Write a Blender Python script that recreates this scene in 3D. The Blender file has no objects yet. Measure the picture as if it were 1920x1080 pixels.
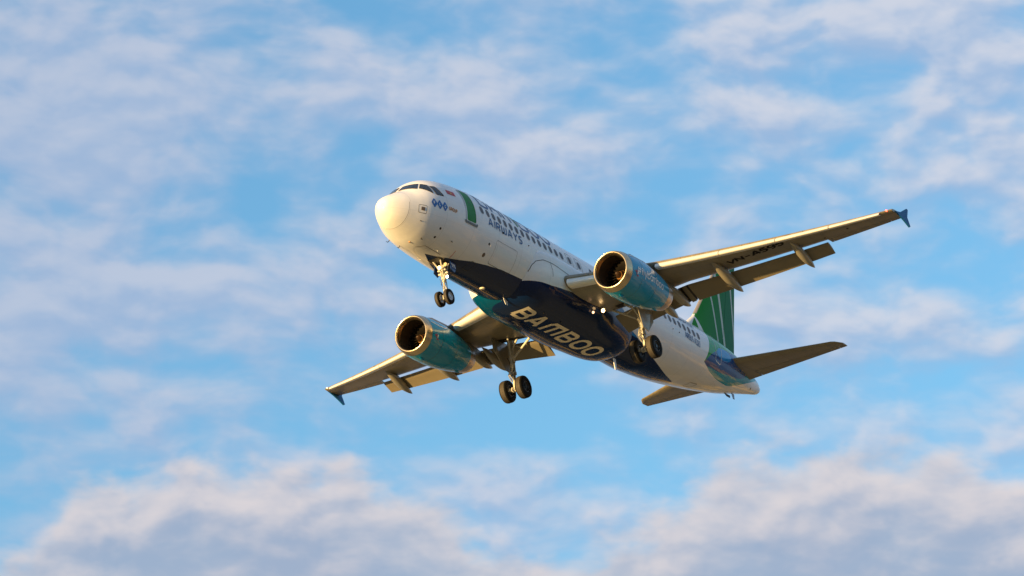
import bpy, bmesh, math, random
import numpy as np
from mathutils import Vector, Matrix
from mathutils.bvhtree import BVHTree
random.seed(7)
R = math.radians
scene = bpy.context.scene
col = scene.collection

# ------------------------------------------------------------------ camera, sky, sun, exposure
# The airliner has its own frame: x = -(metres aft of the nose), y = port, z = up.
PITCH = R(4.0)
CAM_BODY = Vector((150.691, 91.392, -79.442))
CAM_ROT = ((-0.5210385, 0.8488109, -0.0896598), (-0.2881212, -0.2737898, -0.9176194), (-0.8034333, -0.4522821, 0.3872154))
rot = Matrix.Rotation(-PITCH, 4, 'Y')                       # nose up
cam_rel = rot @ CAM_BODY
ROOT_LOC = Vector((0, 0, 1.7 - cam_rel.z))                   # camera stands 1.7 m above the ground
ROOT = Matrix.Translation(ROOT_LOC) @ rot
cr = CAM_ROT
Rc = Matrix((( cr[0][0], -cr[1][0], -cr[2][0]), (cr[0][1], -cr[1][1], -cr[2][1]), (cr[0][2], -cr[1][2], -cr[2][2]))).to_4x4()
cam_d = bpy.data.cameras.new('camera')
cam = bpy.data.objects.new('camera', cam_d)
col.objects.link(cam)
cam.matrix_world = ROOT @ Matrix.Translation(CAM_BODY) @ Rc
cam_d.sensor_width = 36.0
cam_d.lens = 7729.57 / 1920 * 36
cam_d.clip_start = 1.0
cam_d.clip_end = 60000
scene.camera = cam

SUN_EL, SUN_AZ = R(4.4), R(-16)          # azimuth measured from the nose direction (+x) towards port (+y)
sun_dir = Vector((math.cos(SUN_EL) * math.cos(SUN_AZ), math.cos(SUN_EL) * math.sin(SUN_AZ), math.sin(SUN_EL)))
sd = bpy.data.lights.new('sun', 'SUN')
sd.energy = 5.0
sd.angle = R(0.55)
sd.color = (1.0, 0.65, 0.25)
sun = bpy.data.objects.new('sun', sd)
col.objects.link(sun)
sun.rotation_euler = sun_dir.to_track_quat('Z', 'Y').to_euler()
scene.view_settings.view_transform = 'Standard'
scene.view_settings.look = 'None'
scene.view_settings.exposure = 1.3
scene.view_settings.gamma = 1.0

# view axis in world space, only used to know which part of the real sky carries which cloud bank
world = bpy.data.worlds.new('World')
scene.world = world
world.use_nodes = True


class NT:
    """tiny node-tree writer"""
    def __init__(s, tree):
        s.t = tree; s.n = tree.nodes; s.l = tree.links
    def put(s, sock, v):
        if v is None: return
        if isinstance(v, bpy.types.NodeSocket): s.l.new(v, sock)
        else:
            if hasattr(sock.default_value, '__len__') and not hasattr(v, '__len__'): v = (v,) * len(sock.default_value)
            if hasattr(v, '__len__') and len(sock.default_value) == 4 and len(v) == 3: v = (*v, 1)
            sock.default_value = v
    def m(s, op, a, b=None, c=None, clamp=False):
        n = s.n.new('ShaderNodeMath'); n.operation = op; n.use_clamp = clamp
        for i, v in enumerate((a, b, c)): s.put(n.inputs[i], v)
        return n.outputs[0]
    def v(s, op, a, b=None, out=0):
        n = s.n.new('ShaderNodeVectorMath'); n.operation = op
        s.put(n.inputs[0], a)
        if b is not None: s.put(n.inputs[1], b)
        return n.outputs['Value' if op in ('DOT_PRODUCT', 'LENGTH') else 'Vector']
    def mix(s, f, a, b):
        n = s.n.new('ShaderNodeMix'); n.data_type = 'RGBA'
        s.put(n.inputs[0], f); s.put(n.inputs[6], a); s.put(n.inputs[7], b)
        return n.outputs[2]
    def comb(s, x, y, z):
        n = s.n.new('ShaderNodeCombineXYZ')
        for i, q in enumerate((x, y, z)): s.put(n.inputs[i], q)
        return n.outputs[0]
    def noise(s, vec, scale, detail=4, rough=0.5, dist=0.0, out=0):
        n = s.n.new('ShaderNodeTexNoise'); s.put(n.inputs['Vector'], vec)
        n.inputs['Scale'].default_value = scale; n.inputs['Detail'].default_value = detail
        n.inputs['Roughness'].default_value = rough; n.inputs['Distortion'].default_value = dist
        return n.outputs[out]
    def ss(s, x, a, b, lo=0.0, hi=1.0):
        n = s.n.new('ShaderNodeMapRange'); n.interpolation_type = 'SMOOTHSTEP'
        for i, q in enumerate((x, a, b, lo, hi)): s.put(n.inputs[i], q)
        return n.outputs[0]


def make_sky():
    T = NT(world.node_tree)
    T.n.clear()
    out = T.n.new('ShaderNodeOutputWorld'); bg = T.n.new('ShaderNodeBackground')
    T.l.new(bg.outputs[0], out.inputs[0])
    sky = T.n.new('ShaderNodeTexSky'); sky.sky_type = 'NISHITA'
    sky.sun_disc = False
    sky.sun_elevation = SUN_EL
    sky.sun_rotation = math.pi / 2 - SUN_AZ
    sky.altitude = 50; sky.air_density = 1.0; sky.dust_density = 0.6; sky.ozone_density = 2.0
    tc = T.n.new('ShaderNodeTexCoord')
    d = T.v('NORMALIZE', tc.outputs['Generated'])
    # azimuth / elevation (degrees) of the sky direction about the quarter of sky the airliner passes
    sx = T.n.new('ShaderNodeSeparateXYZ'); T.l.new(d, sx.inputs[0])
    fwd = (cam.matrix_world.to_3x3() @ Vector((0, 0, -1)))
    az0 = math.atan2(fwd.y, fwd.x)
    c, s_ = math.cos(az0), math.sin(az0)
    dx = T.m('ADD', T.m('MULTIPLY', sx.outputs[0], c), T.m('MULTIPLY', sx.outputs[1], s_))
    dy = T.m('SUBTRACT', T.m('MULTIPLY', sx.outputs[0], s_), T.m('MULTIPLY', sx.outputs[1], c))
    az = T.m('MULTIPLY', T.m('ARCTAN2', dy, dx), 57.29578 * math.cos(R(19)))     # + to the right
    el = T.m('SUBTRACT', T.m('MULTIPLY', T.m('ARCSINE', sx.outputs[2]), 57.29578), math.degrees(math.asin(fwd.z)))
    # the photograph leans by a few degrees; cloud streets run parallel to its long side
    lean = ROLL
    u = T.m('ADD', T.m('MULTIPLY', az, math.cos(lean)), T.m('MULTIPLY', el, math.sin(lean)))
    w = T.m('SUBTRACT', T.m('MULTIPLY', el, math.cos(lean)), T.m('MULTIPLY', az, math.sin(lean)))
    P = T.comb(u, w, 0.0)
    def field(Q, fine=True):
        """cloud amount (0..1) and the height of a bank edge above Q"""
        wa = T.noise(Q, 0.5, 3, 0.5, out=1)
        warp = T.v('MULTIPLY', T.v('SUBTRACT', wa, (0.5, 0.5, 0.5)), (1.0, 0.55, 0.0))
        Qw = T.v('ADD', Q, warp)
        n1 = T.noise(T.v('MULTIPLY', T.v('ADD', Qw, (3.1, 7.7, 2.0)), (0.75, 1.35, 1.0)), 0.62, 4, 0.45)
        n2 = T.noise(T.v('MULTIPLY', T.v('ADD', Qw, (13.0, 1.3, 5.0)), (0.75, 1.35, 1.0)), 1.9, 3, 0.45)
        bias = 0.0
        for cx, cy, rx, ry, p_ in BLOBS:
            q = T.v('DIVIDE', T.v('SUBTRACT', Qw, (cx, cy, 0)), (rx, ry, 1))
            bias = T.m('ADD', bias, T.m('MULTIPLY', T.m('EXPONENT', T.m('MULTIPLY', T.v('DOT_PRODUCT', q, q), -1.0)), p_))
        f = T.m('ADD', T.m('ADD', T.m('MULTIPLY', n1, 0.72), T.m('MULTIPLY', n2, 0.28)), bias)
        nb = T.noise(T.v('MULTIPLY', T.v('ADD', Q, (5.0, 2.0, 9.0)), (0.8, 1.0, 1.0)), 1.5, 4, 0.45)
        sq = T.n.new('ShaderNodeSeparateXYZ'); T.l.new(Q, sq.inputs[0])
        top = -4.3
        for cx, wd, hh in BANK:
            q = T.m('DIVIDE', T.m('SUBTRACT', sq.outputs[0], cx), wd)
            top = T.m('ADD', T.m('MULTIPLY', T.m('EXPONENT', T.m('MULTIPLY', T.m('POWER', T.m('ABSOLUTE', q), 3.0), -1.0)), hh), top)
        top = T.m('ADD', top, T.m('ADD', T.m('MULTIPLY', T.m('SUBTRACT', nb, 0.5), 1.3), T.m('MULTIPLY', T.m('SUBTRACT', n2, 0.5), 0.7)))
        db = T.m('SUBTRACT', top, sq.outputs[1])
        return f, db, n1, n2
    f, db, n1, n2 = field(P)
    f2, db2, n1b, n2b = field(T.v('ADD', P, (-0.10, 0.20, 0.0)))       # a little towards the sun
    dens = T.ss(f, DENS[0], DENS[1])
    bd = T.ss(db, -0.12, 0.55)
    # cloud brightness: lit where the neighbour towards the sun is thinner
    lit = T.ss(T.m('SUBTRACT', f, f2), -0.12, 0.13)
    blit = T.ss(T.m('ADD', T.m('MULTIPLY', T.m('SUBTRACT', n2, n2b), 1.2), T.m('ADD', T.m('MULTIPLY', T.m('SUBTRACT', n1, n1b), 2.0), T.m('MULTIPLY', db, -0.55))), -1.10, 0.25)
    side = T.ss(T.m('ADD', T.m('MULTIPLY', u, 0.05), T.m('MULTIPLY', w, 0.0)), -0.45, 0.25)   # the left quarter lies in thicker, greyer air
    base = T.v('MULTIPLY', sky.outputs[0], SKY_GAIN)
    thin = T.mix(lit, CL_SHADE, CL_PALE)
    thin = T.mix(T.m('MULTIPLY', T.m('SUBTRACT', 1.0, side), 0.55), thin, CL_GREY)
    c1 = T.mix(T.m('MULTIPLY', dens, 0.86), base, thin)
    c2 = T.mix(T.m('MULTIPLY', bd, 0.90), c1, T.mix(blit, CL_BODY, CL_RIM))
    # away from that quarter (overhead, behind) the clouds thin out evenly
    T.l.new(c2, bg.inputs[0])
    bg.inputs[1].default_value = 0.12


ROLL = R(-7.2)
S = 1 / 0.12 / 2.46
SKY_GAIN = (0.82, 1.15, 1.31)
CL_PALE = (0.68 * S, 0.69 * S, 0.77 * S)
CL_SHADE = (0.36 * S, 0.49 * S, 0.71 * S)
CL_GREY = (0.37 * S, 0.47 * S, 0.66 * S)
CL_RIM = (0.74 * S, 0.68 * S, 0.69 * S)
CL_BODY = (0.35 * S, 0.43 * S, 0.58 * S)
DENS = (0.34, 0.66)
# cloud masses by azimuth and elevation (degrees from the airliner's quarter): centre, radii, weight
BLOBS = [((x - 960) / 135, (540 - y) / 135, rx / 135, ry / 135, k) for x, y, rx, ry, k in (
    (120, 150, 300, 190, .13), (100, 420, 300, 80, .14), (650, 190, 200, 80, .07), (780, 310, 130, 45, .07), (930, 120, 90, 40, .08),
    (200, 560, 330, 90, .12), (1530, 230, 150, 50, .10), (1700, 350, 160, 38, .14), (1650, 60, 260, 75, .06),
    (1860, 250, 150, 200, .10), (650, 650, 170, 50, .06), (420, 740, 330, 50, .10), (1700, 620, 240, 60, .10), (1500, 640, 200, 40, .06),
    (490, 330, 60, 200, -.08), (1350, 560, 700, 120, .03), (1250, 190, 260, 120, .05), (1050, 450, 170, 60, -.10), (900, 800, 380, 50, -.12), (1150, 780, 260, 50, -.10), (800, 30, 160, 60, -.06), (1180, 90, 130, 60, -.05), (1250, 330, 60, 80, -.05))]
BANK = [(-3.5, 3.3, 2.0), (-5.0, 1.0, .2), (4.6, 3.4, 2.1)]
make_sky()

# ------------------------------------------------------------------ materials
def mat(name, color, rough=0.5, metal=0.0, coat=0.0, var=0.0, vscale=1.5, bump=0.0, emis=None, estr=0.0, spec=0.5, coat_rough=0.05, streak=False):
    m = bpy.data.materials.new(name); m.use_nodes = True
    T = NT(m.node_tree); b = T.n['Principled BSDF']
    b.inputs['Roughness'].default_value = rough
    b.inputs['Metallic'].default_value = metal
    b.inputs['Coat Weight'].default_value = coat
    b.inputs['Coat Roughness'].default_value = coat_rough
    b.inputs['Specular IOR Level'].default_value = spec
    T.put(b.inputs['Base Color'], color)
    tc = T.n.new('ShaderNodeTexCoord')
    if var:
        vec = tc.outputs['Object']
        if streak: vec = T.v('MULTIPLY', vec, (0.25, 3.0, 1.0))
        n = T.noise(vec, vscale, 6, 0.6)
        k = T.m('ADD', T.m('MULTIPLY', T.m('SUBTRACT', n, 0.5), 2 * var), 1.0)
        cc = T.n.new('ShaderNodeRGB'); T.put(cc.outputs[0], color) if False else None
        cc.outputs[0].default_value = (*color, 1)
        T.put(b.inputs['Base Color'], T.v('SCALE', cc.outputs[0]) if False else T.v('MULTIPLY', cc.outputs[0], T.comb(k, k, k)))
        T.put(b.inputs['Roughness'], T.m('ADD', T.m('MULTIPLY', T.m('SUBTRACT', n, 0.5), 0.35), rough, clamp=True))
    if bump:
        bn = T.n.new('ShaderNodeBump'); bn.inputs['Strength'].default_value = bump; bn.inputs['Distance'].default_value = 0.02
        T.put(bn.inputs['Height'], T.noise(tc.outputs['Object'], 3.0, 5, 0.6))
        T.l.new(bn.outputs[0], b.inputs['Normal'])
    if emis is not None:
        T.put(b.inputs['Emission Color'], emis); b.inputs['Emission Strength'].default_value = estr
    return m

WHITE = (0.74, 0.74, 0.75); NAVY = (0.002, 0.015, 0.068); BLUE = (0.02, 0.13, 0.45); TEAL = (0.005, 0.22, 0.34)
GREEN = (0.015, 0.22, 0.055); LIME = (0.10, 0.33, 0.04); LETTER = (0.004, 0.055, 0.20)
M = {}
M['wing'] = mat('wing_grey_paint', (0.215, 0.185, 0.125), 0.36, var=0.35, vscale=1.0, coat=0.15, coat_rough=0.14, streak=True, bump=0.25)
M['flap'] = mat('flap_grey_paint', (0.20, 0.17, 0.115), 0.5, var=0.12, vscale=2)
M['fairing'] = mat('fairing_grey_paint', (0.25, 0.23, 0.18), 0.35, var=0.1, coat=0.3)
M['slat'] = mat('bare_slat_metal', (0.80, 0.78, 0.72), 0.42, metal=0.35, var=0.06)
M['lip'] = mat('bare_intake_metal', (0.52, 0.43, 0.29), 0.30, metal=0.95, var=0.05)
M['nozzle'] = mat('burnt_nozzle_metal', (0.50, 0.42, 0.34), 0.34, metal=0.9, var=0.2, vscale=3)
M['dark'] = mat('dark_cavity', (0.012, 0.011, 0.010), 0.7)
M['seal'] = mat('black_seal', (0.01, 0.01, 0.011), 0.6)
M['line'] = mat('panel_gap', (0.05, 0.045, 0.04), 0.6)
M['tyre'] = mat('tyre_rubber', (0.045, 0.038, 0.030), 0.75, var=0.25, vscale=8, bump=0.4)
M['sidewall'] = mat('shaded_sidewall', (0.006, 0.006, 0.006), 0.7, spec=0.12)  # blacker copy of the tyre rubber, sidewall shade put into the colour
M['rim'] = mat('wheel_rim_paint', (0.45, 0.45, 0.46), 0.35, metal=0.3)
M['hub'] = mat('worn_main_wheel_hub', (0.035, 0.034, 0.035), 0.35, metal=0.5)
M['gear'] = mat('gear_grey_paint', (0.45, 0.43, 0.37), 0.35, var=0.3, vscale=6)
M['steel'] = mat('gear_chrome', (0.7, 0.7, 0.7), 0.18, metal=1.0)
M['hose'] = mat('black_hose', (0.02, 0.02, 0.02), 0.5)
M['glass'] = mat('cockpit_glass', (0.012, 0.016, 0.022), 0.06, spec=0.7)
M['pane'] = mat('cabin_window_pane', (0.055, 0.055, 0.06), 0.3)
M['white'] = mat('white_paint', WHITE, 0.3, coat=0.5)
M['navy'] = mat('navy_paint', NAVY, 0.3, coat=0.6)
M['blue'] = mat('blue_fence_paint', (0.004, 0.11, 0.30), 0.5, spec=0.2)
M['letter'] = mat('navy_lettering', LETTER, 0.4)
M['cream'] = mat('cream_lettering', (0.82, 0.74, 0.58), 0.45)
M['black'] = mat('black_lettering', (0.006, 0.006, 0.006), 0.6, spec=0.1)
M['whitelet'] = mat('white_lettering', (0.75, 0.77, 0.78), 0.4)
M['lime'] = mat('green_lettering', LIME, 0.4)
M['orange'] = mat('orange_lettering', (0.50, 0.20, 0.04), 0.5)
M['doorgreen'] = mat('door_green_paint', (0.004, 0.17, 0.018), 0.45, spec=0.25, var=0.1)
M['frame'] = mat('door_frame_metal', (0.10, 0.10, 0.10), 0.35, metal=0.3)
M['silver'] = mat('silver_edge', (0.62, 0.64, 0.66), 0.4)
M['red'] = mat('red_paint', (0.45, 0.008, 0.012), 0.4)
M['yellow'] = mat('yellow_paint', (0.75, 0.40, 0.02), 0.4)
M['brown'] = mat('brown_port', (0.11, 0.075, 0.05), 0.5)
M['lamp'] = mat('lit_landing_lamp', (1, 0.9, 0.7), 0.3, emis=(1.0, 0.66, 0.30), estr=8)
M['lampmid'] = mat('lit_root_lamp', (1, 0.9, 0.7), 0.3, emis=(1.0, 0.62, 0.26), estr=5)
M['lampoff'] = mat('unlit_lamp_glass', (0.5, 0.45, 0.3), 0.15)
M['lampdim'] = mat('dim_lamp_glass', (0.8, 0.7, 0.6), 0.2, emis=(1.0, 0.55, 0.3), estr=1.2)
M['navred'] = mat('lit_red_lamp', (0.8, 0.05, 0.02), 0.3, emis=(1.0, 0.06, 0.03), estr=5)
M['pylon'] = mat('pylon_grey_paint', (0.22, 0.20, 0.17), 0.4, var=0.15)
M['spinner'] = mat('spinner_paint', (0.04, 0.022, 0.012), 0.4)
M['spiral'] = mat('spinner_spiral_paint', (0.75, 0.38, 0.12), 0.5)
M['fan'] = mat('fan_blade_metal', (0.03, 0.026, 0.022), 0.5, metal=0.6)


def livery_mat():
    """one clear-coated paint; float attributes on the mesh carry each colour field's outline"""
    m = bpy.data.materials.new('livery_paint'); m.use_nodes = True
    T = NT(m.node_tree); b = T.n['Principled BSDF']
    def at(n):
        a = T.n.new('ShaderNodeAttribute'); a.attribute_name = n
        return T.m('GREATER_THAN', a.outputs['Fac'], 0.0)
    tc = T.n.new('ShaderNodeTexCoord')
    dirt = T.noise(T.v('MULTIPLY', tc.outputs['Object'], (0.35, 1.6, 1.6)), 1.5, 6, 0.6)
    k = T.m('ADD', T.m('MULTIPLY', T.m('SUBTRACT', dirt, 0.5), 0.16), 1.0)
    sp_ = T.n.new('ShaderNodeSeparateXYZ'); T.l.new(tc.outputs['Object'], sp_.inputs[0])
    jf = T.m('ABSOLUTE', T.m('SUBTRACT', T.m('FRACT', T.m('DIVIDE', sp_.outputs[0], 2.13)), 0.5))
    k = T.m('MULTIPLY', k, T.m('SUBTRACT', 1.0, T.m('MULTIPLY', T.m('LESS_THAN', jf, 0.0045), 0.22)))
    jz = T.m('ABSOLUTE', T.m('SUBTRACT', T.m('FRACT', T.m('DIVIDE', T.m('ADD', sp_.outputs[2], 0.25), 1.1)), 0.5))
    k = T.m('MULTIPLY', k, T.m('SUBTRACT', 1.0, T.m('MULTIPLY', T.m('LESS_THAN', jz, 0.006), 0.12)))
    c = T.v('MULTIPLY', (0.72, 0.72, 0.735), T.comb(k, k, k))
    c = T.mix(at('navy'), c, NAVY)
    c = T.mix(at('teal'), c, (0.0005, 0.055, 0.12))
    c = T.mix(at('blue'), c, (0.02, 0.20, 0.52))
    c = T.mix(at('tgreen'), c, (0.010, 0.28, 0.05))
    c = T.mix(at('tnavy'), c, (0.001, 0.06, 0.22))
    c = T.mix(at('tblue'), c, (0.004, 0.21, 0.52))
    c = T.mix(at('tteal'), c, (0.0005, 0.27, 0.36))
    c = T.mix(at('line'), c, (0.08, 0.075, 0.07))
    T.put(b.inputs['Base Color'], c)
    T.put(b.inputs['Roughness'], T.m('ADD', T.m('MULTIPLY', dirt, 0.22), 0.16))
    b.inputs['Coat Weight'].default_value = 0.42
    b.inputs['Specular IOR Level'].default_value = 0.03
    b.inputs['Coat Roughness'].default_value = 0.03
    # the skin panels are never perfectly fair
    bn = T.n.new('ShaderNodeBump'); bn.inputs['Strength'].default_value = 0.35; bn.inputs['Distance'].default_value = 0.012
    T.put(bn.inputs['Height'], T.noise(T.v('MULTIPLY', tc.outputs['Object'], (0.8, 1.0, 1.4)), 1.1, 3, 0.5))
    T.l.new(bn.outputs[0], b.inputs['Normal']); T.l.new(bn.outputs[0], b.inputs['Coat Normal'])
    return m
M['livery'] = livery_mat()
def skin_joints(m, ny, ns, sweep, amt):
    """rows of panel joints on a lifting surface: chordwise every ny metres, spanwise every ns metres"""
    T = NT(m.node_tree); b = T.n['Principled BSDF']; src = b.inputs['Base Color'].links[0].from_socket
    tc = T.n.new('ShaderNodeTexCoord'); sp = T.n.new('ShaderNodeSeparateXYZ'); T.l.new(tc.outputs['Object'], sp.inputs[0])
    y = T.m('ABSOLUTE', sp.outputs[1]); s_ = T.m('ADD', T.m('MULTIPLY', sp.outputs[0], -1.0), T.m('MULTIPLY', y, -sweep))
    a = T.m('LESS_THAN', T.m('ABSOLUTE', T.m('SUBTRACT', T.m('FRACT', T.m('DIVIDE', y, ny)), 0.5)), 0.010 / ny)
    c = T.m('LESS_THAN', T.m('ABSOLUTE', T.m('SUBTRACT', T.m('FRACT', T.m('DIVIDE', s_, ns)), 0.5)), 0.012 / ns)
    k = T.m('SUBTRACT', 1.0, T.m('MULTIPLY', T.m('MAXIMUM', a, c), amt))
    T.put(b.inputs['Base Color'], T.v('MULTIPLY', src, T.comb(k, k, k)))
skin_joints(M['wing'], 1.35, 0.78, 0.42, 0.45)

# ------------------------------------------------------------------ mesh helpers
def B(s, y, z): return (-s, y, z)

class MB:
    """collects pieces of ONE mesh"""
    def __init__(self): self.v = []; self.f = []; self.mi = []; self.cur = 0
    def grid(self, rows, closed=True, cap0=False, cap1=False, flip=False):
        n0 = len(self.v); nr = len(rows); nc = len(rows[0])
        for r in rows: self.v.extend([tuple(p) for p in r])
        for i in range(nr - 1):
            for j in range(nc if closed else nc - 1):
                a = n0 + i * nc + j; b_ = n0 + i * nc + (j + 1) % nc
                q = (a, b_, b_ + nc, a + nc)
                self.f.append(q[::-1] if flip else q); self.mi.append(self.cur)
        if cap0: self.f.append(tuple(n0 + j for j in range(nc))[::(1 if flip else -1)]); self.mi.append(self.cur)
        if cap1: self.f.append(tuple(n0 + (nr - 1) * nc + j for j in range(nc))[::(-1 if flip else 1)]); self.mi.append(self.cur)
        return self
    def tube(self, a, b, r0, r1=None, n=12, caps=True):
        a = Vector(a); b = Vector(b); r1 = r0 if r1 is None else r1
        d = (b - a).normalized(); q = d.to_track_quat('Z', 'Y')
        ring = lambda c, r: [c + q @ Vector((r * math.cos(t), r * math.sin(t), 0)) for t in [2 * math.pi * k / n for k in range(n)]]
        return self.grid([ring(a, r0), ring(b, r1)], True, caps, caps)
    def path(self, pts, r, n=8):
        for a, b in zip(pts[:-1], pts[1:]): self.tube(a, b, r, r, n)
        return self
    def rev(self, c, axis, prof, n=40, cap0=False, cap1=False):
        """surface of revolution about axis through c; prof = [(along, radius)]"""
        q = Vector(axis).normalized().to_track_quat('Z', 'Y'); c = Vector(c)
        rows = [[c + q @ Vector((r * math.cos(t), r * math.sin(t), h)) for t in [2 * math.pi * k / n for k in range(n)]] for h, r in prof]
        return self.grid(rows, True, cap0, cap1)
    def box(self, c, sz, rotm=None):
        n0 = len(self.v)
        for x in (-.5, .5):
            for y in (-.5, .5):
                for z in (-.5, .5):
                    p = Vector((x * sz[0], y * sz[1], z * sz[2]))
                    if rotm is not None: p = rotm @ p
                    self.v.append(tuple(Vector(c) + p))
        for q in ((0, 1, 3, 2), (4, 6, 7, 5), (0, 4, 5, 1), (2, 3, 7, 6), (0, 2, 6, 4), (1, 5, 7, 3)):
            self.f.append(tuple(n0 + i for i in q)); self.mi.append(self.cur)
        return self
    def slab(self, pts, thick):
        """polygon plate with thickness (a vector)"""
        t = Vector(thick); n = len(pts); n0 = len(self.v)
        self.v += [tuple(Vector(p)) for p in pts] + [tuple(Vector(p) + t) for p in pts]
        self.f.append(tuple(range(n0, n0 + n))[::-1]); self.f.append(tuple(range(n0 + n, n0 + 2 * n))); self.mi += [self.cur] * 2
        for i in range(n):
            j = (i + 1) % n
            self.f.append((n0 + i, n0 + j, n0 + n + j, n0 + n + i)); self.mi.append(self.cur)
        return self
    def build(self, name, mats, parent, smooth=35, fix=True):
        me = bpy.data.meshes.new(name)
        me.from_pydata(self.v, [], self.f)
        if not isinstance(mats, (list, tuple)): mats = [mats]
        for m_ in mats: me.materials.append(m_)
        me.polygons.foreach_set('material_index', self.mi)
        if fix:
            bm = bmesh.new(); bm.from_mesh(me); bmesh.ops.recalc_face_normals(bm, faces=bm.faces); bm.to_mesh(me); bm.free()
        if smooth:
            me.polygons.foreach_set('use_smooth', [True] * len(me.polygons))
            me.set_sharp_from_angle(angle=R(smooth))
        me.update()
        o = bpy.data.objects.new(name, me); col.objects.link(o)
        o.parent = parent
        return o

def interp(tab, s, k):
    return float(np.interp(s, [r[0] for r in tab], [r[k] for r in tab]))

def smooth_tab(tab, xs):
    """monotone-ish cubic (Catmull-Rom in x) resampling of a table"""
    t = np.array(tab, float); out = []
    for x in xs:
        i = int(np.clip(np.searchsorted(t[:, 0], x) - 1, 0, len(t) - 2))
        x0, x1 = t[i, 0], t[i + 1, 0]; h = x1 - x0; u = min(max((x - x0) / h, 0), 1)
        def slope(k):
            if k <= 0 or k >= len(t) - 1:
                kk = min(max(k, 1), len(t) - 1); return (t[kk, 1:] - t[kk - 1, 1:]) / (t[kk, 0] - t[kk - 1, 0])
            a = (t[k, 1:] - t[k - 1, 1:]) / (t[k, 0] - t[k - 1, 0]); b = (t[k + 1, 1:] - t[k, 1:]) / (t[k + 1, 0] - t[k, 0])
            with np.errstate(divide='ignore', invalid='ignore'):
                return np.where(a * b > 0, 2 * a * b / (a + b), 0)
        m0, m1 = slope(i), slope(i + 1)
        out.append((2 * u**3 - 3 * u**2 + 1) * t[i, 1:] + (u**3 - 2 * u**2 + u) * h * m0 + (-2 * u**3 + 3 * u**2) * t[i + 1, 1:] + (u**3 - u**2) * h * m1)
    return np.array(out)

# ------------------------------------------------------------------ ground
def make_ground():
    """one sheet: an unseen central part with mounds added to catch the low sun, running out flat to the horizon"""
    from mathutils import noise as mn
    n = 250; half = 800.0; me = bpy.data.meshes.new('ground')
    k = np.linspace(-1, 1, n + 1); ax_ = k * half
    ax_ = np.concatenate([[-25000, -8000, -2500, -1200], ax_, [1200, 2500, 8000, 25000]])
    m_ = len(ax_); vs = []
    ctr = ROOT_LOC
    cx, cy = cam.matrix_world.translation.x, cam.matrix_world.translation.y
    for x in ax_:
        for y in ax_:
            X, Y = x + ctr.x, y + ctr.y; z = 0.0
            if abs(x) < half - 1 and abs(y) < half - 1:
                a = mn.fractal(Vector((X * .012, Y * .012, 3.0)), 1.0, 2.0, 4)
                b = mn.noise(Vector((X * .11, Y * .11, 8.0)))
                z = max(0.0, min(1.0, (a - .27) * 10)) * (10 + 5.0 * b)
                z *= min(1.0, max(0.0, (math.hypot(x + 10, y) - 110) / 40))
                z *= min(1.0, max(0.0, (math.hypot(X - cx, Y - cy) - 60) / 60))
            vs.append((X, Y, z))
    fs = [(i * m_ + j, (i + 1) * m_ + j, (i + 1) * m_ + j + 1, i * m_ + j + 1) for i in range(m_ - 1) for j in range(m_ - 1)]
    me.from_pydata(vs, [], fs)
    m = bpy.data.materials.new('light_shaping_ground'); m.use_nodes = True
    T = NT(m.node_tree); b = T.n['Principled BSDF']
    tc = T.n.new('ShaderNodeTexCoord')
    sp = T.n.new('ShaderNodeSeparateXYZ'); T.l.new(tc.outputs['Object'], sp.inputs[0])
    a = T.noise(tc.outputs['Object'], 0.006, 5, 0.6, 0.6)
    f = T.noise(tc.outputs['Object'], 0.05, 6, 0.65)
    k = T.ss(T.m('ADD', T.m('MULTIPLY', a, 0.7), T.m('MULTIPLY', f, 0.3)), 0.44, 0.56)
    # unseen pale ground added to light the undersides, dark beyond for belly reflections
    dist = T.v('LENGTH', T.v('MULTIPLY', T.v('SUBTRACT', tc.outputs['Object'], (ROOT_LOC.x - 10, ROOT_LOC.y, 0)), (1, 1, 0)))
    near = T.ss(T.m('ADD', dist, T.m('MULTIPLY', T.m('SUBTRACT', f, 0.5), 80)), 100, 125, 1.0, 0.0)
    pale_ground = T.mix(k, (0.34, 0.26, 0.13), (0.50, 0.38, 0.19))
    dark_ground = T.mix(k, (0.012, 0.012, 0.010), (0.05, 0.04, 0.022))
    fieldc = T.mix(near, dark_ground, pale_ground)
    T.put(b.inputs['Base Color'], T.mix(T.ss(sp.outputs[2], 0.3, 1.5), fieldc, (0.50, 0.36, 0.15)))
    # the dark part is made smooth to add sky blue to belly reflections
    land = T.m('MAXIMUM', near, T.ss(sp.outputs[2], 0.05, 0.4))
    T.put(b.inputs['Roughness'], T.m('ADD', T.m('MULTIPLY', land, 0.75), 0.15))
    T.put(b.inputs['Specular IOR Level'], T.m('SUBTRACT', 0.32, T.m('MULTIPLY', land, 0.25)))
    me.materials.append(m)
    o = bpy.data.objects.new('ground', me); col.objects.link(o)
    o['kind'] = 'structure'
make_ground()

# ------------------------------------------------------------------ the airliner
plane = bpy.data.objects.new('airliner', None); col.objects.link(plane)
plane.matrix_world = ROOT
plane['label'] = 'white airliner with navy belly, green tail and teal engines, wheels down in the cloudy sky'
plane['category'] = 'airplane'

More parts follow.
